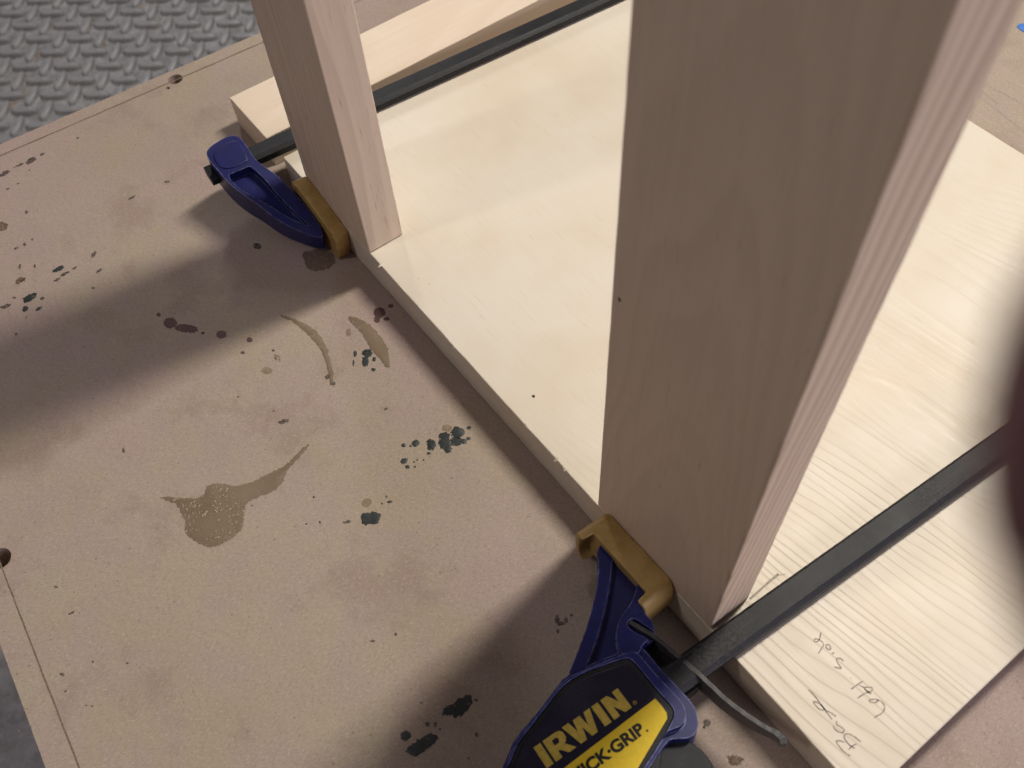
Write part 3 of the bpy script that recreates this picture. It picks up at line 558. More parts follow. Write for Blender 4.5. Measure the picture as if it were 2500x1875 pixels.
('teal',[(-100.5,-138.1),(-99.6,-138.4),(-98.9,-139.3),(-98.4,-140.6),(-98.2,-142.1),(-98.4,-143.4),(-98.9,-144.3),(-99.7,-144.7),(-100.5,-144.4),(-101.2,-143.5),(-101.8,-142.1),(-101.9,-140.7),(-101.7,-139.3),(-101.2,-138.4)]),
('teal',[(-95.9,-144.5),(-95.2,-144.4),(-94.4,-144.5),(-93.7,-145.0),(-93.1,-145.5),(-92.9,-146.2),(-93.1,-146.7),(-93.5,-147.1),(-94.2,-147.2),(-95.1,-147.0),(-95.8,-146.6),(-96.3,-146.0),(-96.5,-145.4),(-96.4,-144.8)]),
('teal',[(-90.5,-138.9),(-90.0,-139.0),(-89.7,-139.5),(-89.5,-140.1),(-89.5,-140.7),(-89.6,-141.3),(-89.9,-141.7),(-90.3,-141.9),(-90.7,-141.7),(-91.0,-141.3),(-91.2,-140.7),(-91.2,-140.0),(-91.1,-139.4),(-90.8,-139.0)]),
('brown',[(-114.3,-138.4),(-113.5,-138.6),(-112.9,-139.3),(-112.5,-140.3),(-112.4,-141.4),(-112.7,-142.4),(-113.2,-143.0),(-113.9,-143.3),(-114.7,-143.0),(-115.3,-142.3),(-115.7,-141.4),(-115.8,-140.3),(-115.5,-139.3),(-115.0,-138.6)]),
('brown',[(-154.9,-133.0),(-153.9,-133.7),(-153.4,-134.6),(-153.6,-135.7),(-154.4,-136.7),(-155.7,-137.4),(-157.1,-137.6),(-158.5,-137.4),(-159.5,-136.8),(-159.9,-135.8),(-159.8,-134.7),(-159.0,-133.8),(-157.7,-133.1),(-156.2,-132.8)]),
('dark',[(68.0,-186.8),(68.2,-186.8),(68.4,-187.2),(68.5,-187.6),(68.5,-188.2),(68.5,-188.7),(68.3,-189.0),(68.2,-189.1),(68.0,-189.0),(67.8,-188.7),(67.7,-188.2),(67.7,-187.7),(67.8,-187.2),(67.9,-186.9)]),
('dark',[(54.3,-188.3),(54.4,-188.4),(54.3,-188.6),(54.0,-188.9),(53.8,-189.2),(53.5,-189.4),(53.2,-189.5),(53.0,-189.5),(53.0,-189.3),(53.1,-189.1),(53.3,-188.9),(53.6,-188.6),(53.9,-188.4),(54.1,-188.3)]),
('dark',[(90.2,-199.7),(90.3,-199.9),(90.1,-200.2),(89.8,-200.5),(89.4,-200.8),(89.0,-201.0),(88.6,-201.1),(88.4,-201.0),(88.3,-200.8),(88.5,-200.5),(88.8,-200.2),(89.2,-199.9),(89.7,-199.7),(90.0,-199.7)]),
('dark',[(96.4,-201.3),(96.5,-201.3),(96.5,-201.5),(96.5,-201.7),(96.4,-201.9),(96.3,-202.1),(96.1,-202.2),(96.0,-202.3),(95.9,-202.2),(95.8,-202.1),(95.9,-201.8),(96.0,-201.6),(96.1,-201.4),(96.2,-201.3)]),
('dark',[(106.4,-197.2),(106.5,-197.3),(106.4,-197.4),(106.3,-197.6),(106.2,-197.8),(106.0,-197.9),(105.9,-198.0),(105.8,-198.1),(105.7,-198.0),(105.8,-197.8),(105.9,-197.7),(106.0,-197.5),(106.2,-197.3),(106.3,-197.2)]),
('dark',[(108.0,-195.6),(108.1,-195.7),(108.1,-195.8),(108.0,-195.9),(107.9,-196.1),(107.8,-196.2),(107.6,-196.2),(107.5,-196.2),(107.4,-196.1),(107.4,-196.0),(107.5,-195.9),(107.6,-195.8),(107.7,-195.6),(107.9,-195.6)]),
('dark',[(101.2,-177.9),(101.3,-178.0),(101.3,-178.2),(101.3,-178.3),(101.1,-178.5),(100.9,-178.7),(100.7,-178.8),(100.6,-178.7),(100.5,-178.6),(100.5,-178.5),(100.5,-178.3),(100.7,-178.1),(100.9,-177.9),(101.1,-177.9)]),
('dark',[(92.3,-188.6),(92.4,-188.7),(92.4,-188.8),(92.4,-189.0),(92.3,-189.1),(92.1,-189.2),(91.9,-189.3),(91.8,-189.2),(91.7,-189.1),(91.6,-189.0),(91.7,-188.9),(91.8,-188.7),(91.9,-188.6),(92.1,-188.6)]),
('dark',[(73.5,-198.8),(73.6,-198.9),(73.7,-199.0),(73.8,-199.1),(73.7,-199.1),(73.6,-199.2),(73.4,-199.2),(73.2,-199.1),(73.1,-199.0),(73.0,-198.9),(73.0,-198.8),(73.0,-198.8),(73.1,-198.7),(73.3,-198.7)]),
('teal',[(190.9,-92.8),(190.2,-89.9),(191.1,-86.4),(190.7,-83.2),(191.6,-80.8),(193.2,-80.2),(195.1,-82.8),(196.3,-85.4),(195.6,-88.4),(193.0,-90.1),(192.3,-92.6)]),
('teal',[(193.3,-110.2),(193.6,-107.2),(193.4,-103.7),(194.2,-100.2),(196.2,-98.7),(197.6,-99.1),(197.3,-101.7),(198.0,-105.1),(197.4,-108.1),(196.5,-109.7),(195.0,-110.1)]),
('dark',[(195.2,-79.2),(195.3,-79.3),(195.3,-79.6),(195.1,-79.9),(194.9,-80.2),(194.6,-80.5),(194.4,-80.6),(194.2,-80.5),(194.1,-80.4),(194.1,-80.1),(194.3,-79.8),(194.5,-79.5),(194.8,-79.2),(195.1,-79.1)]),
('dark',[(191.3,-98.3),(191.5,-98.6),(191.6,-99.0),(191.5,-99.3),(191.3,-99.6),(191.0,-99.8),(190.6,-99.8),(190.2,-99.7),(190.0,-99.4),(189.9,-99.1),(190.0,-98.7),(190.2,-98.4),(190.5,-98.2),(190.9,-98.2)]),
('dark',[(193.0,-96.6),(193.2,-97.0),(193.4,-97.3),(193.3,-97.5),(193.2,-97.6),(192.9,-97.6),(192.6,-97.4),(192.3,-97.2),(192.1,-96.8),(192.0,-96.5),(192.1,-96.3),(192.2,-96.2),(192.4,-96.2),(192.8,-96.3)]),
('dark',[(195.3,-96.2),(195.4,-96.3),(195.4,-96.5),(195.4,-96.6),(195.3,-96.7),(195.1,-96.8),(194.9,-96.8),(194.8,-96.8),(194.7,-96.7),(194.7,-96.5),(194.7,-96.3),(194.8,-96.2),(194.9,-96.1),(195.1,-96.1)]),
('dark',[(189.5,-36.4),(189.9,-36.9),(190.2,-37.3),(190.2,-37.7),(190.1,-38.0),(189.7,-38.0),(189.2,-37.9),(188.6,-37.5),(188.2,-37.1),(187.9,-36.6),(187.8,-36.2),(188.1,-36.0),(188.4,-35.9),(188.9,-36.1)]),
('dark',[(192.3,-35.7),(192.4,-36.0),(192.3,-36.5),(192.1,-37.0),(191.6,-37.5),(191.2,-38.0),(190.8,-38.1),(190.5,-38.1),(190.3,-37.8),(190.4,-37.4),(190.7,-36.8),(191.1,-36.3),(191.6,-35.9),(192.0,-35.7)]),
('dark',[(192.0,-34.0),(192.3,-34.3),(192.5,-34.7),(192.5,-35.0),(192.3,-35.3),(192.0,-35.4),(191.6,-35.3),(191.2,-35.1),(190.9,-34.8),(190.7,-34.4),(190.7,-34.0),(190.9,-33.8),(191.2,-33.7),(191.7,-33.8)]),
('dark',[(193.4,-39.3),(193.6,-39.6),(193.7,-39.9),(193.7,-40.2),(193.5,-40.4),(193.2,-40.5),(192.9,-40.4),(192.6,-40.3),(192.4,-40.0),(192.3,-39.7),(192.3,-39.5),(192.5,-39.2),(192.8,-39.1),(193.1,-39.2)]),
('dark',[(191.6,-31.3),(191.7,-31.4),(191.8,-31.7),(191.7,-31.9),(191.6,-32.1),(191.4,-32.2),(191.1,-32.2),(190.9,-32.0),(190.8,-31.9),(190.7,-31.6),(190.8,-31.4),(190.9,-31.2),(191.1,-31.2),(191.3,-31.2)]),
('dark',[(183.3,-96.3),(183.4,-96.4),(183.4,-96.5),(183.3,-96.7),(183.2,-96.8),(183.1,-96.9),(182.9,-97.0),(182.8,-97.0),(182.7,-96.8),(182.7,-96.7),(182.8,-96.5),(182.9,-96.4),(183.0,-96.3),(183.2,-96.2)]),
('dark',[(152.5,-98.0),(152.7,-98.1),(152.7,-98.4),(152.6,-98.7),(152.3,-98.9),(152.1,-99.1),(151.8,-99.2),(151.6,-99.2),(151.5,-99.0),(151.5,-98.8),(151.6,-98.5),(151.8,-98.2),(152.1,-98.0),(152.3,-97.9)]),
('dark',[(210.0,-93.6),(210.1,-93.7),(210.1,-93.8),(210.1,-94.0),(210.0,-94.1),(209.8,-94.2),(209.7,-94.2),(209.5,-94.2),(209.4,-94.0),(209.4,-93.9),(209.4,-93.7),(209.5,-93.6),(209.7,-93.5),(209.8,-93.5)]),
('dark',[(145.5,-61.9),(145.6,-62.0),(145.7,-62.1),(145.7,-62.2),(145.6,-62.3),(145.5,-62.3),(145.4,-62.3),(145.2,-62.2),(145.1,-62.1),(145.0,-62.0),(145.0,-61.9),(145.1,-61.8),(145.2,-61.8),(145.3,-61.8)]),
('dark',[(205.3,-86.5),(205.6,-86.8),(205.7,-87.0),(205.7,-87.3),(205.5,-87.5),(205.2,-87.6),(204.9,-87.6),(204.6,-87.4),(204.3,-87.1),(204.2,-86.8),(204.2,-86.6),(204.4,-86.4),(204.7,-86.3),(205.0,-86.3)]),
('red',[(155.7,-89.5),(155.9,-89.7),(156.0,-90.0),(156.0,-90.2),(155.8,-90.3),(155.6,-90.5),(155.3,-90.4),(155.1,-90.3),(154.9,-90.2),(154.8,-89.9),(154.8,-89.7),(154.9,-89.5),(155.2,-89.4),(155.4,-89.4)]),
('teal',[(190.4,-106.5),(190.9,-107.1),(191.2,-107.8),(191.0,-108.5),(190.6,-109.1),(189.9,-109.4),(189.1,-109.5),(188.4,-109.2),(187.9,-108.6),(187.7,-107.9),(187.8,-107.2),(188.2,-106.6),(188.9,-106.3),(189.7,-106.2)]),
('dark',[(253.2,-17.3),(253.5,-17.8),(253.6,-18.3),(253.5,-18.8),(253.2,-19.2),(252.8,-19.4),(252.3,-19.4),(251.8,-19.1),(251.5,-18.7),(251.4,-18.1),(251.5,-17.6),(251.8,-17.2),(252.3,-17.0),(252.8,-17.1)]),
('dark',[(253.3,-19.7),(253.4,-19.9),(253.5,-20.1),(253.4,-20.3),(253.3,-20.5),(253.1,-20.6),(252.9,-20.6),(252.7,-20.4),(252.6,-20.3),(252.6,-20.1),(252.6,-19.8),(252.8,-19.7),(252.9,-19.6),(253.2,-19.6)]),
('brown',[(269.3,-17.4),(269.7,-18.1),(269.7,-19.0),(269.4,-19.9),(268.8,-20.6),(268.1,-21.1),(267.3,-21.2),(266.7,-20.9),(266.3,-20.2),(266.3,-19.4),(266.6,-18.5),(267.2,-17.7),(267.9,-17.2),(268.7,-17.1)]),
('brown',[(266.2,-19.7),(266.7,-19.7),(267.0,-19.9),(267.2,-20.2),(267.2,-20.4),(267.0,-20.7),(266.6,-20.9),(266.2,-20.9),(265.7,-20.9),(265.4,-20.7),(265.2,-20.4),(265.2,-20.2),(265.4,-19.9),(265.8,-19.7)])]
WRITING=[
[(291.2,6.9),(289.1,6.2),(286.7,6.3),(285.1,6.6),(285.2,7.2),(285.9,8.1),(286.9,8.7)],
[(289.4,8.0),(289.3,9.9),(289.8,11.5)],
[(290.2,13.1),(288.2,12.8),(286.4,12.2),(285.4,11.3),(285.4,10.2),(286.3,9.5),(287.9,9.3),(288.9,9.4),(290.4,9.9)],
[(281.0,9.8),(281.9,9.3),(283.4,9.6),(284.4,10.3),(284.6,11.2),(283.9,11.7),(282.5,11.4),(281.4,10.9)],
[(280.6,11.8),(281.4,11.0)],
[(267.6,12.2),(270.6,12.3),(273.5,11.8),(276.2,11.4),(279.4,11.0)],
[(279.5,12.8),(277.7,12.4),(275.7,11.5),(273.5,11.8),(272.1,11.1),(271.1,10.4),(272.6,10.1),(274.2,10.1),(275.3,10.7),(275.6,11.6)],
[(287.7,22.6),(287.7,23.8),(288.2,25.0),(288.1,26.9),(287.4,28.3),(286.3,28.8),(284.8,28.5),(283.4,27.4),(282.7,26.1),(282.7,25.6),(283.4,25.6),(284.4,26.7),(284.8,27.8),(284.1,27.9)],
[(279.8,23.1),(280.0,25.1),(280.5,27.6),(281.7,28.0)],
[(278.6,27.6),(280.1,27.6),(281.2,28.1),(280.7,30.1),(279.6,29.1),(278.6,27.6)],
[(279.0,27.4),(280.7,27.4),(281.0,28.2)],
[(276.4,23.8),(276.6,26.3),(277.0,29.1)],
[(277.2,27.0),(278.6,27.6)],
[(273.7,26.5),(273.9,26.6)],
[(268.2,29.1),(267.0,29.0),(266.0,28.2),(266.4,27.3),(267.7,26.9),(268.8,26.8),(269.6,26.6),(268.6,25.8),(267.6,25.0)],
[(263.9,27.7),(264.1,28.8)],
[(262.6,28.9),(262.2,27.9),(260.9,27.8),(260.4,28.5),(260.9,29.4),(261.8,29.3),(262.4,28.8)],
[(261.0,24.1),(260.5,25.8),(260.1,27.8),(259.3,28.4),(258.1,28.1)],
[(256.1,30.7),(257.1,29.2),(257.9,27.8),(257.7,26.6),(257.0,26.2),(256.5,26.8),(257.0,27.7),(257.9,28.1)]]

T = 0.019            # thickness of the boards
UW = 0.0632          # width of the uprights
LX = 0.1682          # left edge of the near upright

# ------------------------------------------------------------------ floor: grey foam mat with raised treads
FZ = -0.75
bm = bmesh.new()
box(bm, -4.0, 3.0, -3.5, 3.5, FZ - 0.02, FZ)
floor = tag(obj('floor', bm, M['mat_floor'], smooth=0), kind='structure')

def tread_mesh(bm, L, W, H, mat4):
    prof = ((1.0, 0.0), (0.90, 0.80), (0.66, 1.0), (0.0, 1.0))
    rings = []
    n = 14
    for s, hh in prof[:-1]:
        rg = []
        for i in range(n):
            a = 2 * math.pi * i / n
            ca, sa = math.cos(a), math.sin(a)
            x = L * 0.5 * math.copysign(abs(ca) ** 0.85, ca) * (s if s == 1.0 else 1 - (1 - s) * W / L * 1.6)
            y = W * 0.5 * math.copysign(abs(sa) ** 1.0, sa) * s
            rg.append(bm.verts.new(mat4 @ Vector((x, y, H * hh))))
        rings.append(rg)
    for r0, r1 in zip(rings, rings[1:]):
        for i in range(n):
            bm.faces.new((r0[i], r0[(i + 1) % n], r1[(i + 1) % n], r1[i]))
    bm.faces.new(rings[-1])

PA = 0.0408
ang = math.radians(50.5)
ca, sa = math.cos(ang), math.sin(ang)
A0 = Vector((-1.479, 0.110))
cells = []
for i in range(-26, 27):
    for j in range(-26, 27):
        x = A0.x + ca * i * PA - sa * j * PA
        y = A0.y + sa * i * PA + ca * j * PA
        cells.append((i, j, x, y))
def seen(x, y):
    d = Vector((x, y, FZ)) - CAM
    zz = d.dot(RZ)
    if zz <= 0: return None
    return (1250 + 2277.35 * d.dot(RX) / zz, 937.5 + 2277.35 * d.dot(RY) / zz)
tm = bmesh.new()
tread_mesh(tm, 0.054, 0.0190, 0.0082, Matrix.Identity(4))
bmesh.ops.recalc_face_normals(tm, faces=tm.faces[:])
tread_me = bpy.data.meshes.new('tread')
tm.to_mesh(tread_me); tm.free()
tread_me.materials.append(M['mat_floor'])
tread_me.polygons.foreach_set('use_smooth', [True] * len(tread_me.polygons))
rest = bmesh.new()
for i, j, x, y in cells:
    rz = ang + (0 if (i + j) % 2 == 0 else math.pi / 2)
    s = seen(x, y)
    vis = s is not None and -60 < s[0] < 700 and -60 < s[1] < 420 - 0.43 * s[0]
    if not vis and s is not None and -60 < s[0] < 140 and 1600 < s[1] < 1940: vis = True
    if vis:
        o = bpy.data.objects.new('tread', tread_me)
        COL.objects.link(o)
        o.parent = floor
        o.location = (x, y, FZ)
        o.rotation_euler = (0, 0, rz)
    else:
        tread_mesh(rest, 0.054, 0.0190, 0.0082, Matrix.Translation((x, y, FZ)) @ Matrix.Rotation(rz, 4, 'Z'))
o = obj('floor_treads', rest, M['mat_floor'], parent=floor, smooth=60, kind='stuff')

# wood crumbs swept into the mat
def crumb(bm, c, r, flat=0.45):
    rz = random.random() * 6.28
    st = 0.6 + random.random() * 1.2
    vs = []
    for dx, dy, dz in ((1, 0, 0), (0.2, 0.7, 0.1), (-0.9, 0.25, 0), (-0.3, -0.8, 0.05), (0.0, 0.0, 1)):
        x = dx * r * st * (0.7 + 0.6 * random.random()); y = dy * r * (0.7 + 0.6 * random.random())
        vs.append(bm.verts.new((c[0] + x * math.cos(rz) - y * math.sin(rz), c[1] + x * math.sin(rz) + y * math.cos(rz),
                                c[2] + dz * r * flat * 2)))
    for a, b in ((0, 1), (1, 2), (2, 3), (3, 0)):
        bm.faces.new((vs[a], vs[b], vs[4]))
    bm.faces.new((vs[3], vs[2], vs[1], vs[0]))
bm = bmesh.new()
for _ in range(2600):
    x = random.uniform(-2.3, -1.1); y = random.uniform(-0.6, 0.9)
    k = noise.noise(Vector((x * 6, y * 6, 0.3)))
    if k < -0.15 + 0.3 * random.random(): continue
    crumb(bm, (x, y, FZ + random.choice((0.0003, 0.0003, 0.0035))), random.uniform(0.0010, 0.0042))
obj('sawdust', bm, M['dust'], kind='stuff', smooth=0)
bm = bmesh.new()
for c in ((-1.49, 0.02, 9), (-1.375, -0.06, 8), (-1.62, 0.36, 6)):
    for _ in range(c[2]):
        crumb(bm, (c[0] + random.uniform(-.014, .014), c[1] + random.uniform(-.014, .014), FZ + 0.001), random.uniform(0.003, 0.007), 0.25)
obj('wood_chips', bm, M['pink_chip'], kind='stuff', smooth=0)

# ------------------------------------------------------------------ workbench: MDF sheet on a plain stand
BA = math.radians(-3.0)
bx = Vector((math.cos(BA), math.sin(BA), 0)); by = Vector((-math.sin(BA), math.cos(BA), 0))
BC = Vector((-0.2243, -0.2006, 0))
def B(a, b, z=0.0):
    p = BC + bx * a + by * b
    return Vector((p.x, p.y, z))
bench = thing('workbench', (BC.x, BC.y, FZ),
              'tan fibreboard workbench with dark paint spots and glue stains on its top', 'workbench')
sheet = bmesh.new()
prism(sheet, [(0, 0), (1.25, 0), (1.25, 1.1), (0, 1.1)], B, -0.0185, 0.0)
cut = []
def cyl(bm, c, r, z0, z1, r1=None, n=28):
    r1 = r1 or r
    lo = [bm.verts.new((c[0] + r * math.cos(2 * math.pi * i / n), c[1] + r * math.sin(2 * math.pi * i / n), z0)) for i in range(n)]
    hi = [bm.verts.new((c[0] + r1 * math.cos(2 * math.pi * i / n), c[1] + r1 * math.sin(2 * math.pi * i / n), z1)) for i in range(n)]
    bm.faces.new(lo[::-1]); bm.faces.new(hi)
    for i in range(n):
        bm.faces.new((lo[i], lo[(i + 1) % n], hi[(i + 1) % n], hi[i]))
HOLES = ((-0.2056, -0.0108, 0.0042), (0.0270, -0.2030, 0.0046), (-0.2012, -0.0177, 0.0011))
for x, y, r in HOLES:
    cb = bmesh.new(); cyl(cb, (x, y), r * 0.92, -0.012, 0.002, r * 1.05); cut.append(cb)
top = obj('bench_top', carve(sheet, *cut), M['mdf'], parent=bench, smooth=30, bevel=0.0005, seg=1, angle=60)
bm = bmesh.new()
prism(bm, [(0.004, 0.004), (1.246, 0.004), (1.246, 1.096), (0.004, 1.096)], B, -0.06, -0.0187)
obj('sub_top', bm, M['mdf_edge'], parent=bench, smooth=0)
for a in (0.08, 1.17):
    for b in (0.08, 1.02):
        bm = bmesh.new()
        prism(bm, [(a - .04, b - .04), (a + .04, b - .04), (a + .04, b + .04), (a - .04, b + .04)], B, FZ, -0.0602)
        obj('leg', bm, M['mdf_edge'], parent=bench, bevel=0.002)
# ruled lines along the edges and the pencil lines behind the base
bm = bmesh.new()
def ruled(p, q, w, n=60):
    pts = []
    for i in range(n + 1):
        t = i / n
        v = p.lerp(q, t)
        pts.append((v.x + random.gauss(0, 0.00008), v.y + random.gauss(0, 0.00008)))
    ribbon(bm, pts, w, 0.00006)
ruled(B(0.0096, 0.002), B(0.0096, 0.9), 0.0009, 160)
ruled(B(0.002, 0.0104), B(1.0, 0.0104), 0.0006, 160)
obj('scribed_line', bm, M['scribe'], parent=bench, smooth=0)
bm = bmesh.new()
for L in ([(69.7, 336.2), (99.4, 338.8), (118.3, 340.2), (160, 342)], [(84.1, 328.7), (105.4, 327.6), (133.5, 323.2), (165, 318)],
          [(89.5, 332.4), (100.5, 332.2), (112.3, 330.7)]):
    ribbon(bm, [(x * MM, y * MM) for x, y in L], 0.0009, 0.00006)
obj('pencil_line', bm, M['pencil'], parent=bench, smooth=0)

def rough_outline(pts, amp, sub=2):
    pts = chaikin(pts, sub)
    sd = random.random() * 100
    out = []
    for x, y in pts:
        v = Vector((x * 1.3, y * 1.3, sd))
        v2 = Vector((x * 3.1, y * 3.1, sd + 5))
        dx = noise.noise(v) + 0.5 * noise.noise(v2); dy = noise.noise(v + Vector((31, 7, 0))) + 0.5 * noise.noise(v2 + Vector((3, 9, 0)))
        out.append((x + dx * amp, y + dy * amp))
    return out
NAMES = dict(teal='paint_spot', dark='paint_spot', red='paint_drop', brown='stain', ochre='stain', glue='glue_stain', puddle='stain')
for k, (kind, pts) in enumerate(STAINS):
    xs = [p[0] for p in pts]; ys = [p[1] for p in pts]
    size = max(max(xs) - min(xs), max(ys) - min(ys))
    amp = min(0.9, size * (0.16 if kind in ('dark', 'teal', 'brown') else 0.07))
    if kind == 'glue': amp = 0.7
    sub = 1 if size < 2.5 else 2 if kind != 'glue' else 3
    o2 = rough_outline(pts, amp, sub)
    bm = bmesh.new()
    lay = bm.verts.layers.float.new('inner')
    z = 0.00006 + 0.00001 * (k % 5)
    th = {'teal': 0.00014, 'dark': 0.00010, 'glue': 0.00020}.get(kind, 0.00005)
    rim = max(0.10, min(0.40, size * 0.09))
    rings = []
    for d, zz, val in ((rim, z, 0.0), (0.0, z + th, 1.0)):
        rg = []
        for x, y in (offset(o2, d) if d else o2):
            v = bm.verts.new((x * MM, y * MM, zz)); v[lay] = val
            rg.append(v)
        rings.append(rg)
    kk = len(rings[0])
    for i in range(kk):
        bm.faces.new((rings[0][i], rings[0][(i + 1) % kk], rings[1][(i + 1) % kk], rings[1][i]))
    bm.faces.new(rings[1])
    o = obj(NAMES[kind], bm, M[kind], parent=bench, smooth=60)
# satellites: tiny flecks scattered round the paint spots
bm = bmesh.new()
lay = bm.verts.layers.float.new('inner')
for kind, pts in STAINS:
    if kind not in ('teal', 'dark'): continue
    cx = sum(p[0] for p in pts) / len(pts); cy = sum(p[1] for p in pts) / len(pts)
    size = max(p[0] for p in pts) - min(p[0] for p in pts)
    for _ in range(int(size * 0.22)):
        a = random.random() * 6.28; d = size * (0.6 + random.expovariate(1.4)) + 0.6
        x = cx + d * math.cos(a) * 0.8; y = cy + d * math.sin(a)
        if y > -1: continue
        r = random.uniform(0.10, 0.34)
        n = 7
        ring = [bm.verts.new(((x + r * (0.6 + 0.7 * random.random()) * math.cos(6.28 * i / n)) * MM,
                              (y + r * (0.6 + 0.7 * random.random()) * math.sin(6.28 * i / n)) * MM, 0.00013)) for i in range(n)]
        for v in ring: v[lay] = 1.0
        bm.faces.new(ring)
obj('paint_specks', bm, M['dark'], parent=bench, smooth=0, kind='stuff')
# crusty glue crumbs on the big glue stain and one white blob
big = [p for k_, p in STAINS if k_ == 'glue'][2]
def inside(x, y, poly):
    c = False
    for i in range(len(poly)):
        x1, y1 = poly[i - 1]; x2, y2 = poly[i]
        if (y1 > y) != (y2 > y) and x < (x2 - x1) * (y - y1) / (y2 - y1) + x1: c = not c
    return c
bm = bmesh.new()
bulb = big[20:]
bxs = [p[0] for p in bulb]; bys = [p[1] for p in bulb]
cxm = sum(bxs) / len(bxs); cym = sum(bys) / len(bys)
cnt = 0
while cnt < 380:
    x = random.uniform(min(bxs), max(bxs)); y = random.uniform(min(bys), max(bys))
    if not inside(x, y, big): continue
    if math.hypot(x - cxm, y - cym) < 5.5 + 4 * noise.noise(Vector((x * .3, y * .3, 4))) and random.random() < 0.9: continue
    if noise.noise(Vector((x * .55, y * .55, 9))) < 0.02: continue
    crumb(bm, (x * MM, y * MM, 0.0002), random.uniform(0.00018, 0.00080) * random.uniform(.4, 1), 0.4)
    cnt += 1
for _ in range(14):
    crumb(bm, (0.0107 + random.gauss(0, .0008), -0.0617 + random.gauss(0, .0008), 0.0001), 0.0007, 0.5)
obj('glue_crumbs', bm, M['crumb'], parent=bench, smooth=0, kind='stuff')
# sawdust grains on the bench
bm = bmesh.new()
for _ in range(700):
    x = random.uniform(-0.21, 0.22); y = random.uniform(-0.23, -0.001)
    if y < -0.2 and x < 0: continue
    crumb(bm, (x, y, 0.0), random.uniform(0.00010, 0.00028), 0.5)
obj('bench_sawdust', bm, M['dust'], parent=bench, smooth=0, kind='stuff')

# blue tape scrap
bm = bmesh.new()
prism(bm, [(x * MM, y * MM) for x, y in [(77.0, 392.7), (76.7, 395.8), (79.75, 400.7), (92, 399.5), (90, 391.5), (79.9, 391.5)]],
      lambda a, b, h: Vector((a, b, h)), 0.00005, 0.0003)
tag(obj('tape_scrap', bm, M['tape'], origin=(0.083, 0.395, 0)), 'small torn scrap of blue tape stuck to the bench behind the base board', 'tape')

# ------------------------------------------------------------------ base board
def board(name, x0, x1, y0, y1, z0, z1, mat, origin, long_axis, n, jit, label, cat, group=None, bevel=0.0006):
    """a sawn board with slightly uneven arrises"""
    bm = bmesh.new()
    ax = AX[long_axis]
    lo = [x0, y0, z0]; hi = [x1, y1, z1]
    o1, o2 = [i for i in range(3) if i != ax]
    rings = []
    for k in range(n + 1):
        t = lo[ax] + (hi[ax] - lo[ax]) * k / n
        rg = []
        for s1, s2 in ((0, 0), (1, 0), (1, 1), (0, 1)):
            p = [0, 0, 0]
            p[ax] = t
            p[o1] = hi[o1] if s1 else lo[o1]
            p[o2] = hi[o2] if s2 else lo[o2]
            if 0 < k < n:
                q = Vector((p[0] * 90, p[1] * 37 + s1 * 9, p[2] * 90 + s2 * 5))
                p[o1] += jit * noise.noise(q) * (1 if s1 else -1) * 0.6
                p[o2] += jit * noise.noise(q + Vector((7, 3, 1))) * 0.6 if s2 else 0.0
            rg.append(bm.verts.new(p))
        rings.append(rg)
    bm.faces.new(rings[0][::-1]); bm.faces.new(rings[-1])
    for r0, r1 in zip(rings, rings[1:]):
        for i in range(4):
            bm.faces.new((r0[i], r0[(i + 1) % 4], r1[(i + 1) % 4], r1[i]))
    o = obj(name, bm, mat, origin=origin, bevel=bevel, seg=2, angle=50)
    return tag(o, label, cat, group)

base = board('base_board', -0.0850, 0.3035, 0.0, 0.286, 0.00015, T, M['base'], (0.10, 0.14, 0.0), 'X', 120, 0.00035,
             'wide pale pine base board lying flat on the bench, pencilled Base Left side', 'board')
# nicks along the front arris are small chips of the same wood
bm = bmesh.new()
for x, s in ((0.0092, .0011), (0.0705, .0007), (0.1215, .0012), (0.142, .0014), (0.1475, .001)):
    crumb(bm, (x, 0.0003, T - 0.0002), s, 0.4)
obj('splinters', bm, M['base'], parent=base, smooth=0, kind='stuff')
bm = bmesh.new()
for st in WRITING:
    p = chaikin([(x * MM, y * MM) for x, y in st], 2, closed=False)
    ribbon(bm, p, 0.00046, T + 0.00007)
obj('pencil_writing', bm, M['pencil'], parent=base, smooth=0)
bm = bmesh.new()
ribbon(bm, chaikin([(x * MM, y * MM) for x, y in [(231.84, 19.4), (231.76, 23.6), (231.46, 29.3), (231.45, 32.5), (231.46, 34.7)]], 2, False), 0.0009, T + 0.00007)
ribbon(bm, [(x * MM, y * MM) for x, y in [(231.8, 34.4), (232.5, 35.5), (233.2, 36.7)]], 0.0003, T + 0.00007)
obj('pencil_line', bm, M['pencil'], parent=base, smooth=0)
for (x, y, r) in ((0.1124, 0.0114, 0.00075), (0.0335, 0.0115, 0.0002), (0.0275, 0.0095, 0.0002)):
    bm = bmesh.new()
    ring = [bm.verts.new((x + r * random.uniform(.7, 1.2) * math.cos(.5236 * i), y + r * random.uniform(.7, 1.2) * math.sin(.5236 * i), T + 0.00008)) for i in range(12)]
    bm.faces.new(ring)
    obj('dark_speck', bm, M['ink'], parent=base, smooth=0)

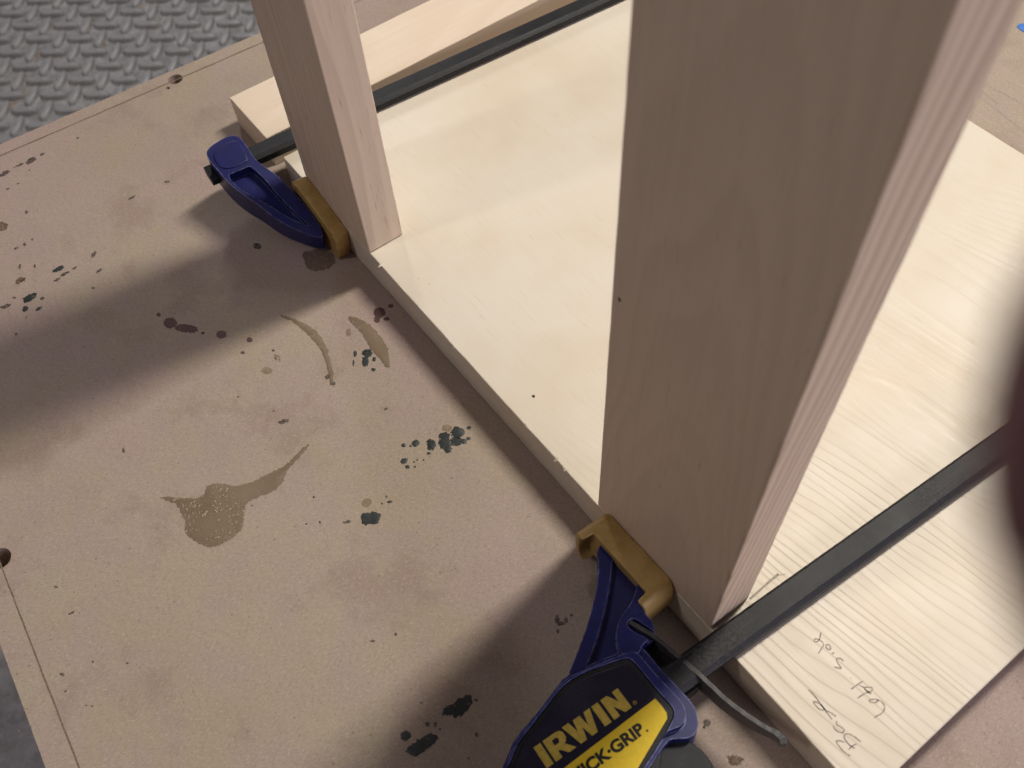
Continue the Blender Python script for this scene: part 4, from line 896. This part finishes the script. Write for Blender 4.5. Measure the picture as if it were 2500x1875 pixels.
board('wood_strip', -0.1450, -0.1028, 0.0, 0.36, 0.00015, T + 0.0002, M['strip'], (-0.124, 0.15, 0.0), 'Y', 90, 0.0004,
      'narrow pale pine strip lying on the bench left of the black clamp bar', 'board')
UP = 'upright boards standing on the base'
board('upright_board', -0.0584, 0.0, 0.0, T, T + 0.0003, 0.44, M['upright_far'], (-0.029, 0.0095, T), 'Z', 60, 0.0003,
      'narrow-looking far upright board standing at the left end of the base', 'board', UP)
near_up = board('upright_board.001', LX, LX + UW, 0.0, T, T + 0.0006, 0.46, M['upright'], (LX + UW / 2, 0.0095, T), 'Z', 60, 0.0003,
      'large shaded near upright board in the middle foreground, held by the clamp with yellow lettering', 'board', UP)
bm = bmesh.new()
ring = [bm.verts.new((0.1716 + .0006 * math.cos(.6283 * i), -0.0001, 0.1521 + .0009 * math.sin(.6283 * i))) for i in range(10)]
bm.faces.new(ring)
obj('dark_speck', bm, M['ink'], parent=near_up, smooth=0)

# ------------------------------------------------------------------ clamps
def frame(O, u, v, n):
    O, u, v, n = Vector(O), Vector(u), Vector(v), Vector(n)
    return lambda a, b, h: O + (u * a + v * b + n * h) * MM
NF = frame((.2388, 0, .0205), (-0.994703, 0.064656, -0.079912), (0.064863, 0.997894, 0), (-0.079744, 0.005183, 0.996802))
FF = frame((-.0906, 0, .0240), (0.962693, -0.070277, -0.261312), (0.072806, 0.997346, 0), (0.260619, -0.019025, 0.965254))

def bar_mesh(cx, slope, y0, y1, w, zb, zt):
    bm = bmesh.new()
    c = 0.0011
    prof = [(-w, zb + c), (-w + c, zb), (w - c, zb), (w, zb + c), (w, zt - c * 1.3), (w - c, zt - 0.0006), (w - c * 1.9, zt),
            (-w + c, zt), (-w, zt - c)]
    d = Vector((slope, 1, 0)).normalized(); s = Vector((d.y, -d.x, 0))
    rings = []
    for y in (y0, y1):
        o = Vector((cx + slope * y, y, 0))
        rings.append([bm.verts.new(o + s * p + Vector((0, 0, q))) for p, q in prof])
    k = len(prof)
    bm.faces.new(rings[0][::-1]); bm.faces.new(rings[1])
    for i in range(k):
        bm.faces.new((rings[0][i], rings[0][(i + 1) % k], rings[1][(i + 1) % k], rings[1][i]))
    return bm

def pad_mesh(cx, cz, tilt, half, hz, depth, hook, rnd=1.0):
    """rubber cap: flat face on the wood, hooked ends wrapping round the jaw"""
    bm = bmesh.new()
    t = math.atan(tilt)
    ux = Vector((math.cos(t), 0, math.sin(t))); uz = Vector((-math.sin(t), 0, math.cos(t)))
    O = Vector((cx, 0, cz))
    fn = lambda a, b, h: O + (ux * a + uz * h) * MM + Vector((0, -b * MM, 0))
    H = half
    out = [(-H + 1, 0.15), (H - 1, 0.15), (H, 1.2), (H + .6, hook), (H - 1.7, hook + .3), (H - 2.4, depth), (-H + 2.9, depth),
           (-H + 2.2, hook + .3), (-H - .6, hook), (-H, 1.2)]
    # rounded end profile: three slabs stacked as one loft
    rings = []
    for h, sh in ((-hz, 4.0), (-hz * 0.86, 1.6), (-hz * 0.6, 0.35), (-hz * .2, 0), (hz * .2, 0), (hz * 0.6, 0.35), (hz * 0.86, 1.6), (hz, 4.0)):
        rg = []
        for a, b in out:
            aa = a - math.copysign(sh * rnd, a) if abs(a) > H - 6 else a
            rg.append(bm.verts.new(fn(aa, b, h)))
        rings.append(rg)
    k = len(out)
    bm.faces.new(rings[0][::-1]); bm.faces.new(rings[-1])
    for r0, r1 in zip(rings, rings[1:]):
        for i in range(k):
            bm.faces.new((r0[i], r0[(i + 1) % k], r1[(i + 1) % k], r1[i]))
    return bm

CG = 'bar clamps holding the boards'
# ---- near clamp: pistol-grip end with the printed side plate
nc = thing('bar_clamp', (0.2388, -0.05, 0.0),
           'blue and black bar clamp with yellow lettering, at the foot of the near upright', 'clamp', CG)
obj('bar', bar_mesh(.2388, .065, -0.115, 0.52, 0.0054, .0194, .0254), M['steel'], parent=nc, smooth=12)
obj('jaw_pad', pad_mesh(.1932, .0152, .04, 20.0, 9.6, 10.5, 15.0, 0.7), M['rubber'], parent=nc, bevel=0.0006, seg=3, angle=35)

body = [(14.4, -78.5), (16.6, -69.4), (20.7, -57.4), (21.6, -54), (20, -44), (16.4, -28.0), (14.5, -25.6), (6.1, -25.6), (-4.5, -24.5),
        (-11.3, -24.0), (-15.5, -25.6), (-18.2, -28.0), (-19.3, -31.5), (-17.0, -35.5), (-15.3, -38), (-18, -46), (-21, -56), (-26, -75), (-27, -98), (-2, -104),
        (6.0, -93), (10.4, -85.4), (12.7, -82.4)]
lower = bmesh.new()
prism(lower, chaikin(body, 2), NF, -9, 5.2)
tier = [(13.2, -78.2), (15.4, -69.1), (19.4, -57.6), (19.6, -52), (17.6, -43.5), (15.0, -31.0), (12.8, -29.0), (6.0, -29.0), (-4.4, -28.0),
        (-9.8, -27.4), (-13.4, -29.0), (-15.2, -32.0), (-14.3, -35.5), (-13.6, -38.5), (-16.6, -46), (-19.6, -56), (-24, -75), (-25.4, -97), (-2, -102),
        (5.2, -92), (9.2, -85.2), (11.5, -82.0)]
bm = bmesh.new()
prism(bm, chaikin(tier, 2), NF, 4.9, 8.6)
panel = [(18.3, -49.2), (15.2, -37.9), (13.9, -33.6), (12.3, -32.2), (4.3, -31.9), (-4.2, -31.6), (-8.8, -31.0), (-11.1, -32.2), (-13.4, -36.6),
         (-16.3, -44.5), (-18.6, -50.5), (-21, -60), (-24, -76), (-24.6, -95), (-2, -100), (4.4, -91), (8.4, -84.6), (11.4, -80.2), (14.2, -70.5), (18.5, -57.5)]
cb = bmesh.new(); prism(cb, chaikin(panel, 2), NF, 7.4, 12)
obj('clamp_body', join(carve(bm, cb), lower), M['blue'], parent=nc, bevel=0.0008, seg=3, angle=50)
inner = offset(panel, -1.9)
bm = bmesh.new(); prism(bm, chaikin(offset(panel, -0.25), 2), NF, 7.0, 8.3)
border = obj('side_plate_border', bm, M['border'], parent=nc, bevel=0.0004, seg=2, angle=50)
bm = bmesh.new(); prism(bm, chaikin(inner, 2), NF, 8.2, 8.75)
plate = obj('side_plate', bm, M['panel'], parent=nc, bevel=0.0003, seg=2, angle=50)

# printed yellow field and lettering
PH = 8.80
bm = bmesh.new()
yl = [(-3.1, -34.2), (-6.2, -33.9), (-9.0, -34.0), (-10.6, -35.0), (-11.2, -36.6), (-17.4, -52.2), (-21.5, -66), (-22.5, -74), (-4.15, -74)]
prism(bm, yl, NF, PH - .04, PH)
obj('yellow_field', bm, M['yellow'], parent=plate, smooth=0)

U0, V0, CAP = -1.0, -77.0, 7.9          # bottom left of the big word
def strokes(bm, polys, sx, sy, u0, v0, h, dv=0.0, th=.035):
    for poly in polys:
        prism(bm, [(u0 + y * sy, v0 + x * sx) for x, y in poly], NF, h - th, h)
def ring_poly(bm, outer, hole, sx, sy, u0, v0, h):
    """outline with one counter, filled as a quad strip between matching point lists"""
    k = len(outer)
    o_ = [bm.verts.new(NF(u0 + y * sy, v0 + x * sx, h)) for x, y in outer]
    i_ = [bm.verts.new(NF(u0 + y * sy, v0 + x * sx, h)) for x, y in hole]
    for i in range(k):
        bm.faces.new((o_[i], o_[(i + 1) % k], i_[(i + 1) % k], i_[i]))
bm = bmesh.new()
P = []
P.append([(0, 0), (2.7, 0), (2.7, 1), (0, 1)])                                  # I
x = 3.6
P.append([(x, 0), (x + 2.6, 0), (x + 2.6, 1), (x, 1)])                          # R stem
P.append([(x + 2.6, .30), (x + 3.3, .30), (x + 5.3, 0), (x + 8.3, 0), (x + 5.9, .37), (x + 4.9, .46), (x + 2.6, .46)])
arc_o = [(x + 2.6, 1.0), (x + 5.0, 1.0), (x + 6.6, .95), (x + 7.3, .82), (x + 7.3, .60), (x + 6.5, .45), (x + 4.9, .37), (x + 2.6, .37)]
arc_i = [(x + 2.6, .80), (x + 4.2, .80), (x + 4.6, .78), (x + 4.8, .74), (x + 4.8, .66), (x + 4.6, .60), (x + 4.2, .56), (x + 2.6, .56)]
x = 11.4
w = 11.4
P += [[(x, 1), (x + 2.6, 1), (x + 4.0, .36), (x + 4.7, 0), (x + 2.3, 0)],
      [(x + 4.4, 1 - .02), (x + 6.7, 1 - .02), (x + 4.7, 0), (x + 3.2, 0)],
      [(x + 4.8, 1 - .02), (x + 7.1, 1 - .02), (x + 8.3, 0), (x + 6.8, 0)],
      [(x + 8.9, 1), (x + 11.4, 1), (x + 9.1, 0), (x + 6.8, 0), (x + 7.6, .36)]]
x = 23.5
P.append([(x, 0), (x + 2.7, 0), (x + 2.7, 1), (x, 1)])
x = 27.3
P += [[(x, 0), (x + 2.4, 0), (x + 2.4, 1), (x, 1)], [(x + 4.9, 0), (x + 7.3, 0), (x + 7.3, 1), (x + 4.9, 1)],
      [(x, 1), (x + 2.7, 1), (x + 7.3, 0), (x + 4.6, 0)]]
for i, poly in enumerate(P):
    strokes(bm, [poly], 1.0, CAP, U0, V0, PH + 0.004 * (i % 4))
ring_poly(bm, arc_o, arc_i, 1.0, CAP, U0, V0, PH + 0.011)
obj('lettering', bm, M['gold'], parent=plate, smooth=0)

def text_mesh(body, size, bold):
    cu = bpy.data.curves.new('txt', 'FONT')
    cu.body = body
    cu.size = size
    cu.offset = bold
    cu.extrude = 0.01
    cu.resolution_u = 6
    o = bpy.data.objects.new('txt', cu)
    COL.objects.link(o)
    bpy.context.view_layer.update()
    me = bpy.data.meshes.new_from_object(o.evaluated_get(bpy.context.evaluated_depsgraph_get()))
    bpy.data.objects.remove(o)
    bm = bmesh.new(); bm.from_mesh(me)
    bpy.data.meshes.remove(me)
    return bm

def fit_text(body, bold, u0, v0, u1, v1, h):
    """baseline runs along +v from (u0, v0); cap top at u1, right end at v1"""
    bm = text_mesh(body, 1.0, bold)
    xs = [v.co.x for v in bm.verts]; ys = [v.co.y for v in bm.verts]; zs = [v.co.z for v in bm.verts]
    x0, x1, y0, y1 = min(xs), max(xs), min(ys), max(ys)
    for v in bm.verts:
        a = u0 + (v.co.y - y0) / (y1 - y0) * (u1 - u0)
        b = v0 + (v.co.x - x0) / (x1 - x0) * (v1 - v0)
        v.co = NF(a, b, h + (0.02 if v.co.z > 0 else -0.02))
    return bm
obj('lettering', fit_text('QUICK\u00b7GRIP', 0.042, -11.0, -77.0, -6.0, -43.4, PH + 0.03), M['ink'], parent=plate, smooth=0)
bm = bmesh.new()
rc = [(-9.95 + .42 * math.cos(.6283 * i), -42.9 + .42 * math.sin(.6283 * i)) for i in range(10)]
prism(bm, rc, NF, PH, PH + .03)
obj('lettering', bm, M['ink'], parent=plate, smooth=0)
obj('lettering', fit_text('\u00ae', 0.005, -0.95, -41.3, 0.35, -39.9, PH + 0.03), M['gold'], parent=plate, smooth=0)

# jaw arm: web with two raised ribs and a knob with a slot for the release lever
arm = [(56.0, -9.0), (55.3, -16.4), (48.7, -20.0), (42.0, -25.8), (33.2, -35.9), (25.4, -47.1), (20.5, -54.0), (10, -50), (8, -30), (15.3, -26.6),
       (15.0, -19.8), (17.0, -17.9), (20.4, -16.8), (24.5, -17.4), (30.6, -13.5), (31.5, -9.0)]
web = bmesh.new()
prism(web, chaikin(arm, 1), NF, -8, 2.5)
rib = [(56.0, -9.5), (55.2, -16.2), (48.6, -19.8), (41.9, -25.6), (33.1, -35.7), (25.3, -46.9), (20.9, -54.0), (18.2, -50.0), (20.3, -45.4),
       (28.0, -34.6), (35.0, -26.6), (41.6, -19.6), (47.6, -14.4), (50.4, -9.5)]
prism(web, chaikin(rib, 1), NF, 2.3, 5.2)
knob = [(37.5, -9.5), (33.0, -14.2), (29.6, -19.2), (28.2, -24.4), (25.2, -29.4), (19.6, -33.4), (14.0, -33.0), (13.2, -28), (15.2, -25.4), (15.1, -20.2),
        (17.1, -18.2), (20.4, -17.1), (24.5, -17.7), (30.4, -13.7), (31.8, -9.5)]
bm = bmesh.new()
prism(bm, chaikin(knob, 2), NF, 2.35, 6.0)
cb = bmesh.new()
slot = [(25.2, -23.0), (24.2, -25.6), (21.0, -25.2), (16.0, -22.6), (8.0, -20.6), (8.0, -17.2), (16.4, -19.0), (21.0, -20.6), (24.0, -21.4)]
prism(cb, chaikin(slot, 1), NF, 2.6, 14)
obj('jaw_arm', join(carve(bm, cb), web), M['blue'], parent=nc, bevel=0.0009, seg=3, angle=50)

# release lever: bent steel strip standing on edge
lv = [(25.0, -23.6), (20.5, -21.9), (16.2, -19.8), (8.3, -18.1), (-2.3, -16.0), (-7.55, -15.1), (-15.5, -14.1), (-20.7, -12.7), (-25.8, -11.1), (-30.5, -9.3),
      (-33.4, -7.8), (-36.0, -7.2), (-37.8, -8.2)]
lv = chaikin(lv, 2, closed=False)
bm = bmesh.new()
k = len(lv)
rings = []
for i, p in enumerate(lv):
    a = Vector(lv[max(i - 1, 0)]); b = Vector(lv[min(i + 1, k - 1)])
    t = (b - a).normalized(); nn = Vector((-t.y, t.x))
    f = i / (k - 1)
    hb = -6.5 + 8.5 * max(0, (f - 0.35) / 0.65) ** 1.1
    w = 0.78 + 0.5 * max(0, (f - .75) / .25) * (1 if f < .97 else .4)
    ht = 5.0 + 0.15 * math.sin(i * 1.7)
    rings.append([bm.verts.new(NF(p[0] + nn.x * s * w, p[1] + nn.y * s * w, h)) for s, h in ((-1, hb), (1, hb), (1, ht), (-1, ht))])
bm.faces.new(rings[0][::-1]); bm.faces.new(rings[-1])
for r0, r1 in zip(rings, rings[1:]):
    for i in range(4):
        bm.faces.new((r0[i], r0[(i + 1) % 4], r1[(i + 1) % 4], r1[i]))
obj('release_lever', bm, M['lever'], parent=nc, bevel=0.0004, seg=2, angle=50)

shade_pts = [(20, -22.5), (14, -20.5), (8.3, -19.0), (-2.3, -16.9), (-6.0, -16.4), (-6.5, -24), (-4, -28), (10, -30)]  # added black block standing in for the shade between body and lever
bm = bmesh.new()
prism(bm, shade_pts, NF, -7.5, -0.9)
obj('shade_filler', bm, M['border'], parent=nc, bevel=0.0006, seg=2, angle=50)

trg = [(-8.0, -35.0), (-12.0, -35.0), (-19.0, -31.6), (-24.6, -29.8), (-31, -30.6), (-40, -46), (-46, -70), (-48, -98), (-22, -98), (-12, -60)]
bm = bmesh.new()
prism(bm, chaikin(trg, 1), NF, -7, 1.0)
trg2 = [(-9.0, -37.0), (-13.0, -38.5), (-19.5, -44.0), (-27, -56), (-33, -74), (-34, -97), (-22, -97), (-12, -60)]
prism(bm, chaikin(trg2, 1), NF, 0.8, 3.2)
obj('trigger', bm, M['trigger'], parent=nc, bevel=0.0010, seg=3, angle=50)

# ---- far clamp: fixed jaw
fc = thing('bar_clamp.001', (-0.08, -0.02, 0.0),
           'small blue clamp jaw with amber pad gripping the foot of the far upright', 'clamp', CG)
obj('bar', bar_mesh(-.0906, .073, -0.0375, 0.52, 0.0054, .0194, .0254), M['steel'], parent=fc, smooth=12)
obj('jaw_pad', pad_mesh(-.0408, .0128, -.27, 20.5, 10.2, 7.6, 8.0, 0.45), M['rubber'], parent=fc, bevel=0.0005, seg=3, angle=35)
out = [(-6.1, -33.7), (-8.4, -28.4), (-9.2, -19.5), (-7.8, -16.5), (-5.6, -15.1), (0, -14.4), (9.2, -14.6), (15.0, -12.6), (23.0, -9.3), (30.5, -7.7), (40.4, -5.7),
       (49.7, -4.6), (57.0, -4.2), (62.0, -5.0), (63.6, -7.2), (57.5, -12.6), (49.0, -18.6), (42.0, -22.0), (34.0, -24.6), (24.2, -29.2), (14.1, -32.4), (4.1, -33.6), (-1.0, -34.4)]
o2 = chaikin(out, 2)
# arm tapers in height towards the tip
bm = bmesh.new()
def FT(a, b, h):
    if h > 0:
        k = min(1.0, max(0.0, (a - 22) / 42.0))
        h = h * (1 - 0.30 * k)
    else:
        k = min(1.0, max(0.0, (a - 22) / 42.0))
        h = h * (1 - 0.45 * k)
    return FF(a, b, h)
prism(bm, o2, FT, -9.0, 9.0)
cb = bmesh.new()
rec = [(11.0, -29.6), (11.2, -28.6), (11.6, -20.2), (11.8, -18.8), (14, -17.6), (22, -15.6), (33, -14.2), (44, -12.0), (53, -9.2), (55, -8.8), (51, -12.2), (44, -16.6), (36, -20.2), (28, -24.8), (20, -29.0), (13.5, -30.4)]
def FTC(a, b, h):
    if h < 10:
        k = min(1.0, max(0.0, (a - 12) / 44.0))
        h = h + 2.6 * k
        return FT(a, b, h)
    return FF(a, b, h)
prism(cb, chaikin(rec, 2), FTC, 3.2, 14)
obj('jaw_arm', carve(bm, cb), M['blue'], parent=fc, bevel=0.0014, seg=3, angle=45)
sq = [(-3.6, -31.0), (-6.0, -22), (-4.6, -17.4), (-2, -16.6), (4, -16.8), (8.4, -17.6), (9.4, -19.5), (8.9, -27.6), (6.5, -31.4), (1, -32.2)]
bm = bmesh.new()
prism(bm, chaikin(sq, 2), FF, 8.5, 9.7)
obj('end_plate', bm, M['blue'], parent=fc, bevel=0.0007, seg=3, angle=50)

# ------------------------------------------------------------------ fingertip that strays into the right of the view
def camp(x, y, z):
    return CAM + RX * x + RY * y + RZ * z
bm = bmesh.new()
tip = Vector((0.0100, 0.0007, 0.0185))
axis = Vector((0.97, 0.10, -0.08)).normalized()
up = Vector((0, 1, 0)); up = (up - axis * up.dot(axis)).normalized()
side = axis.cross(up)
prof = [(0.0, .0012), (.0006, .0030), (.0018, .0048), (.0038, .0062), (.0070, .0071), (.0110, .0075), (.016, .0076), (.021, .0077), (.0245, .0080), (.028, .0079),
        (.033, .0078), (.039, .0082), (.044, .0087), (.048, .0090), (.052, .0088), (.060, .0090), (.068, .0096), (.074, .0094), (.077, .0070), (.078, .003)]
rings = []
n = 20
for d, r0_ in prof:
    c = tip + axis * d + up * (0.0000 + 0.9 * d * d)
    rg = []
    for i in range(n):
        a = 2 * math.pi * i / n
        r = r0_ * 1.25
        q = c + up * (math.cos(a) * r) + side * (math.sin(a) * r * (0.86 if math.sin(a) > 0 else 0.80))
        rg.append(bm.verts.new(camp(*q)))
    rings.append(rg)
bm.faces.new(rings[0][::-1]); bm.faces.new(rings[-1])
for r0, r1 in zip(rings, rings[1:]):
    for i in range(n):
        bm.faces.new((r0[i], r0[(i + 1) % n], r1[(i + 1) % n], r1[i]))
base_c = camp(*(tip + axis * .03))
fing = thing('finger', base_c, 'dark out-of-focus fingertip straying into the right edge of the view', 'finger')
fo = obj('fingertip', bm, M['skin'], parent=fing, smooth=180)
sd = fo.modifiers.new('s', 'SUBSURF'); sd.levels = 1; sd.render_levels = 2
bm = bmesh.new()
rows = []
for i in range(6):
    d = 0.0010 + 0.0105 * i / 5
    r = [p for p in prof]
    rr = 0.0
    for (d0, r0), (d1, r1) in zip(prof, prof[1:]):
        if d0 <= d <= d1: rr = r0 + (r1 - r0) * (d - d0) / (d1 - d0)
    row = []
    for j in range(7):
        a = math.pi / 2 + (j - 3) / 3 * 0.85
        row.append(bm.verts.new(camp(*(tip + axis * d + up * (math.cos(a) * rr * 1.02) + side * (math.sin(a) * rr * 0.91)))))
    rows.append(row)
for r0, r1 in zip(rows, rows[1:]):
    for j in range(6):
        bm.faces.new((r0[j], r0[j + 1], r1[j + 1], r1[j]))
no = obj('fingernail', bm, M['nail'], parent=fing, smooth=180)
sm = no.modifiers.new('t', 'SOLIDIFY'); sm.thickness = 0.0004
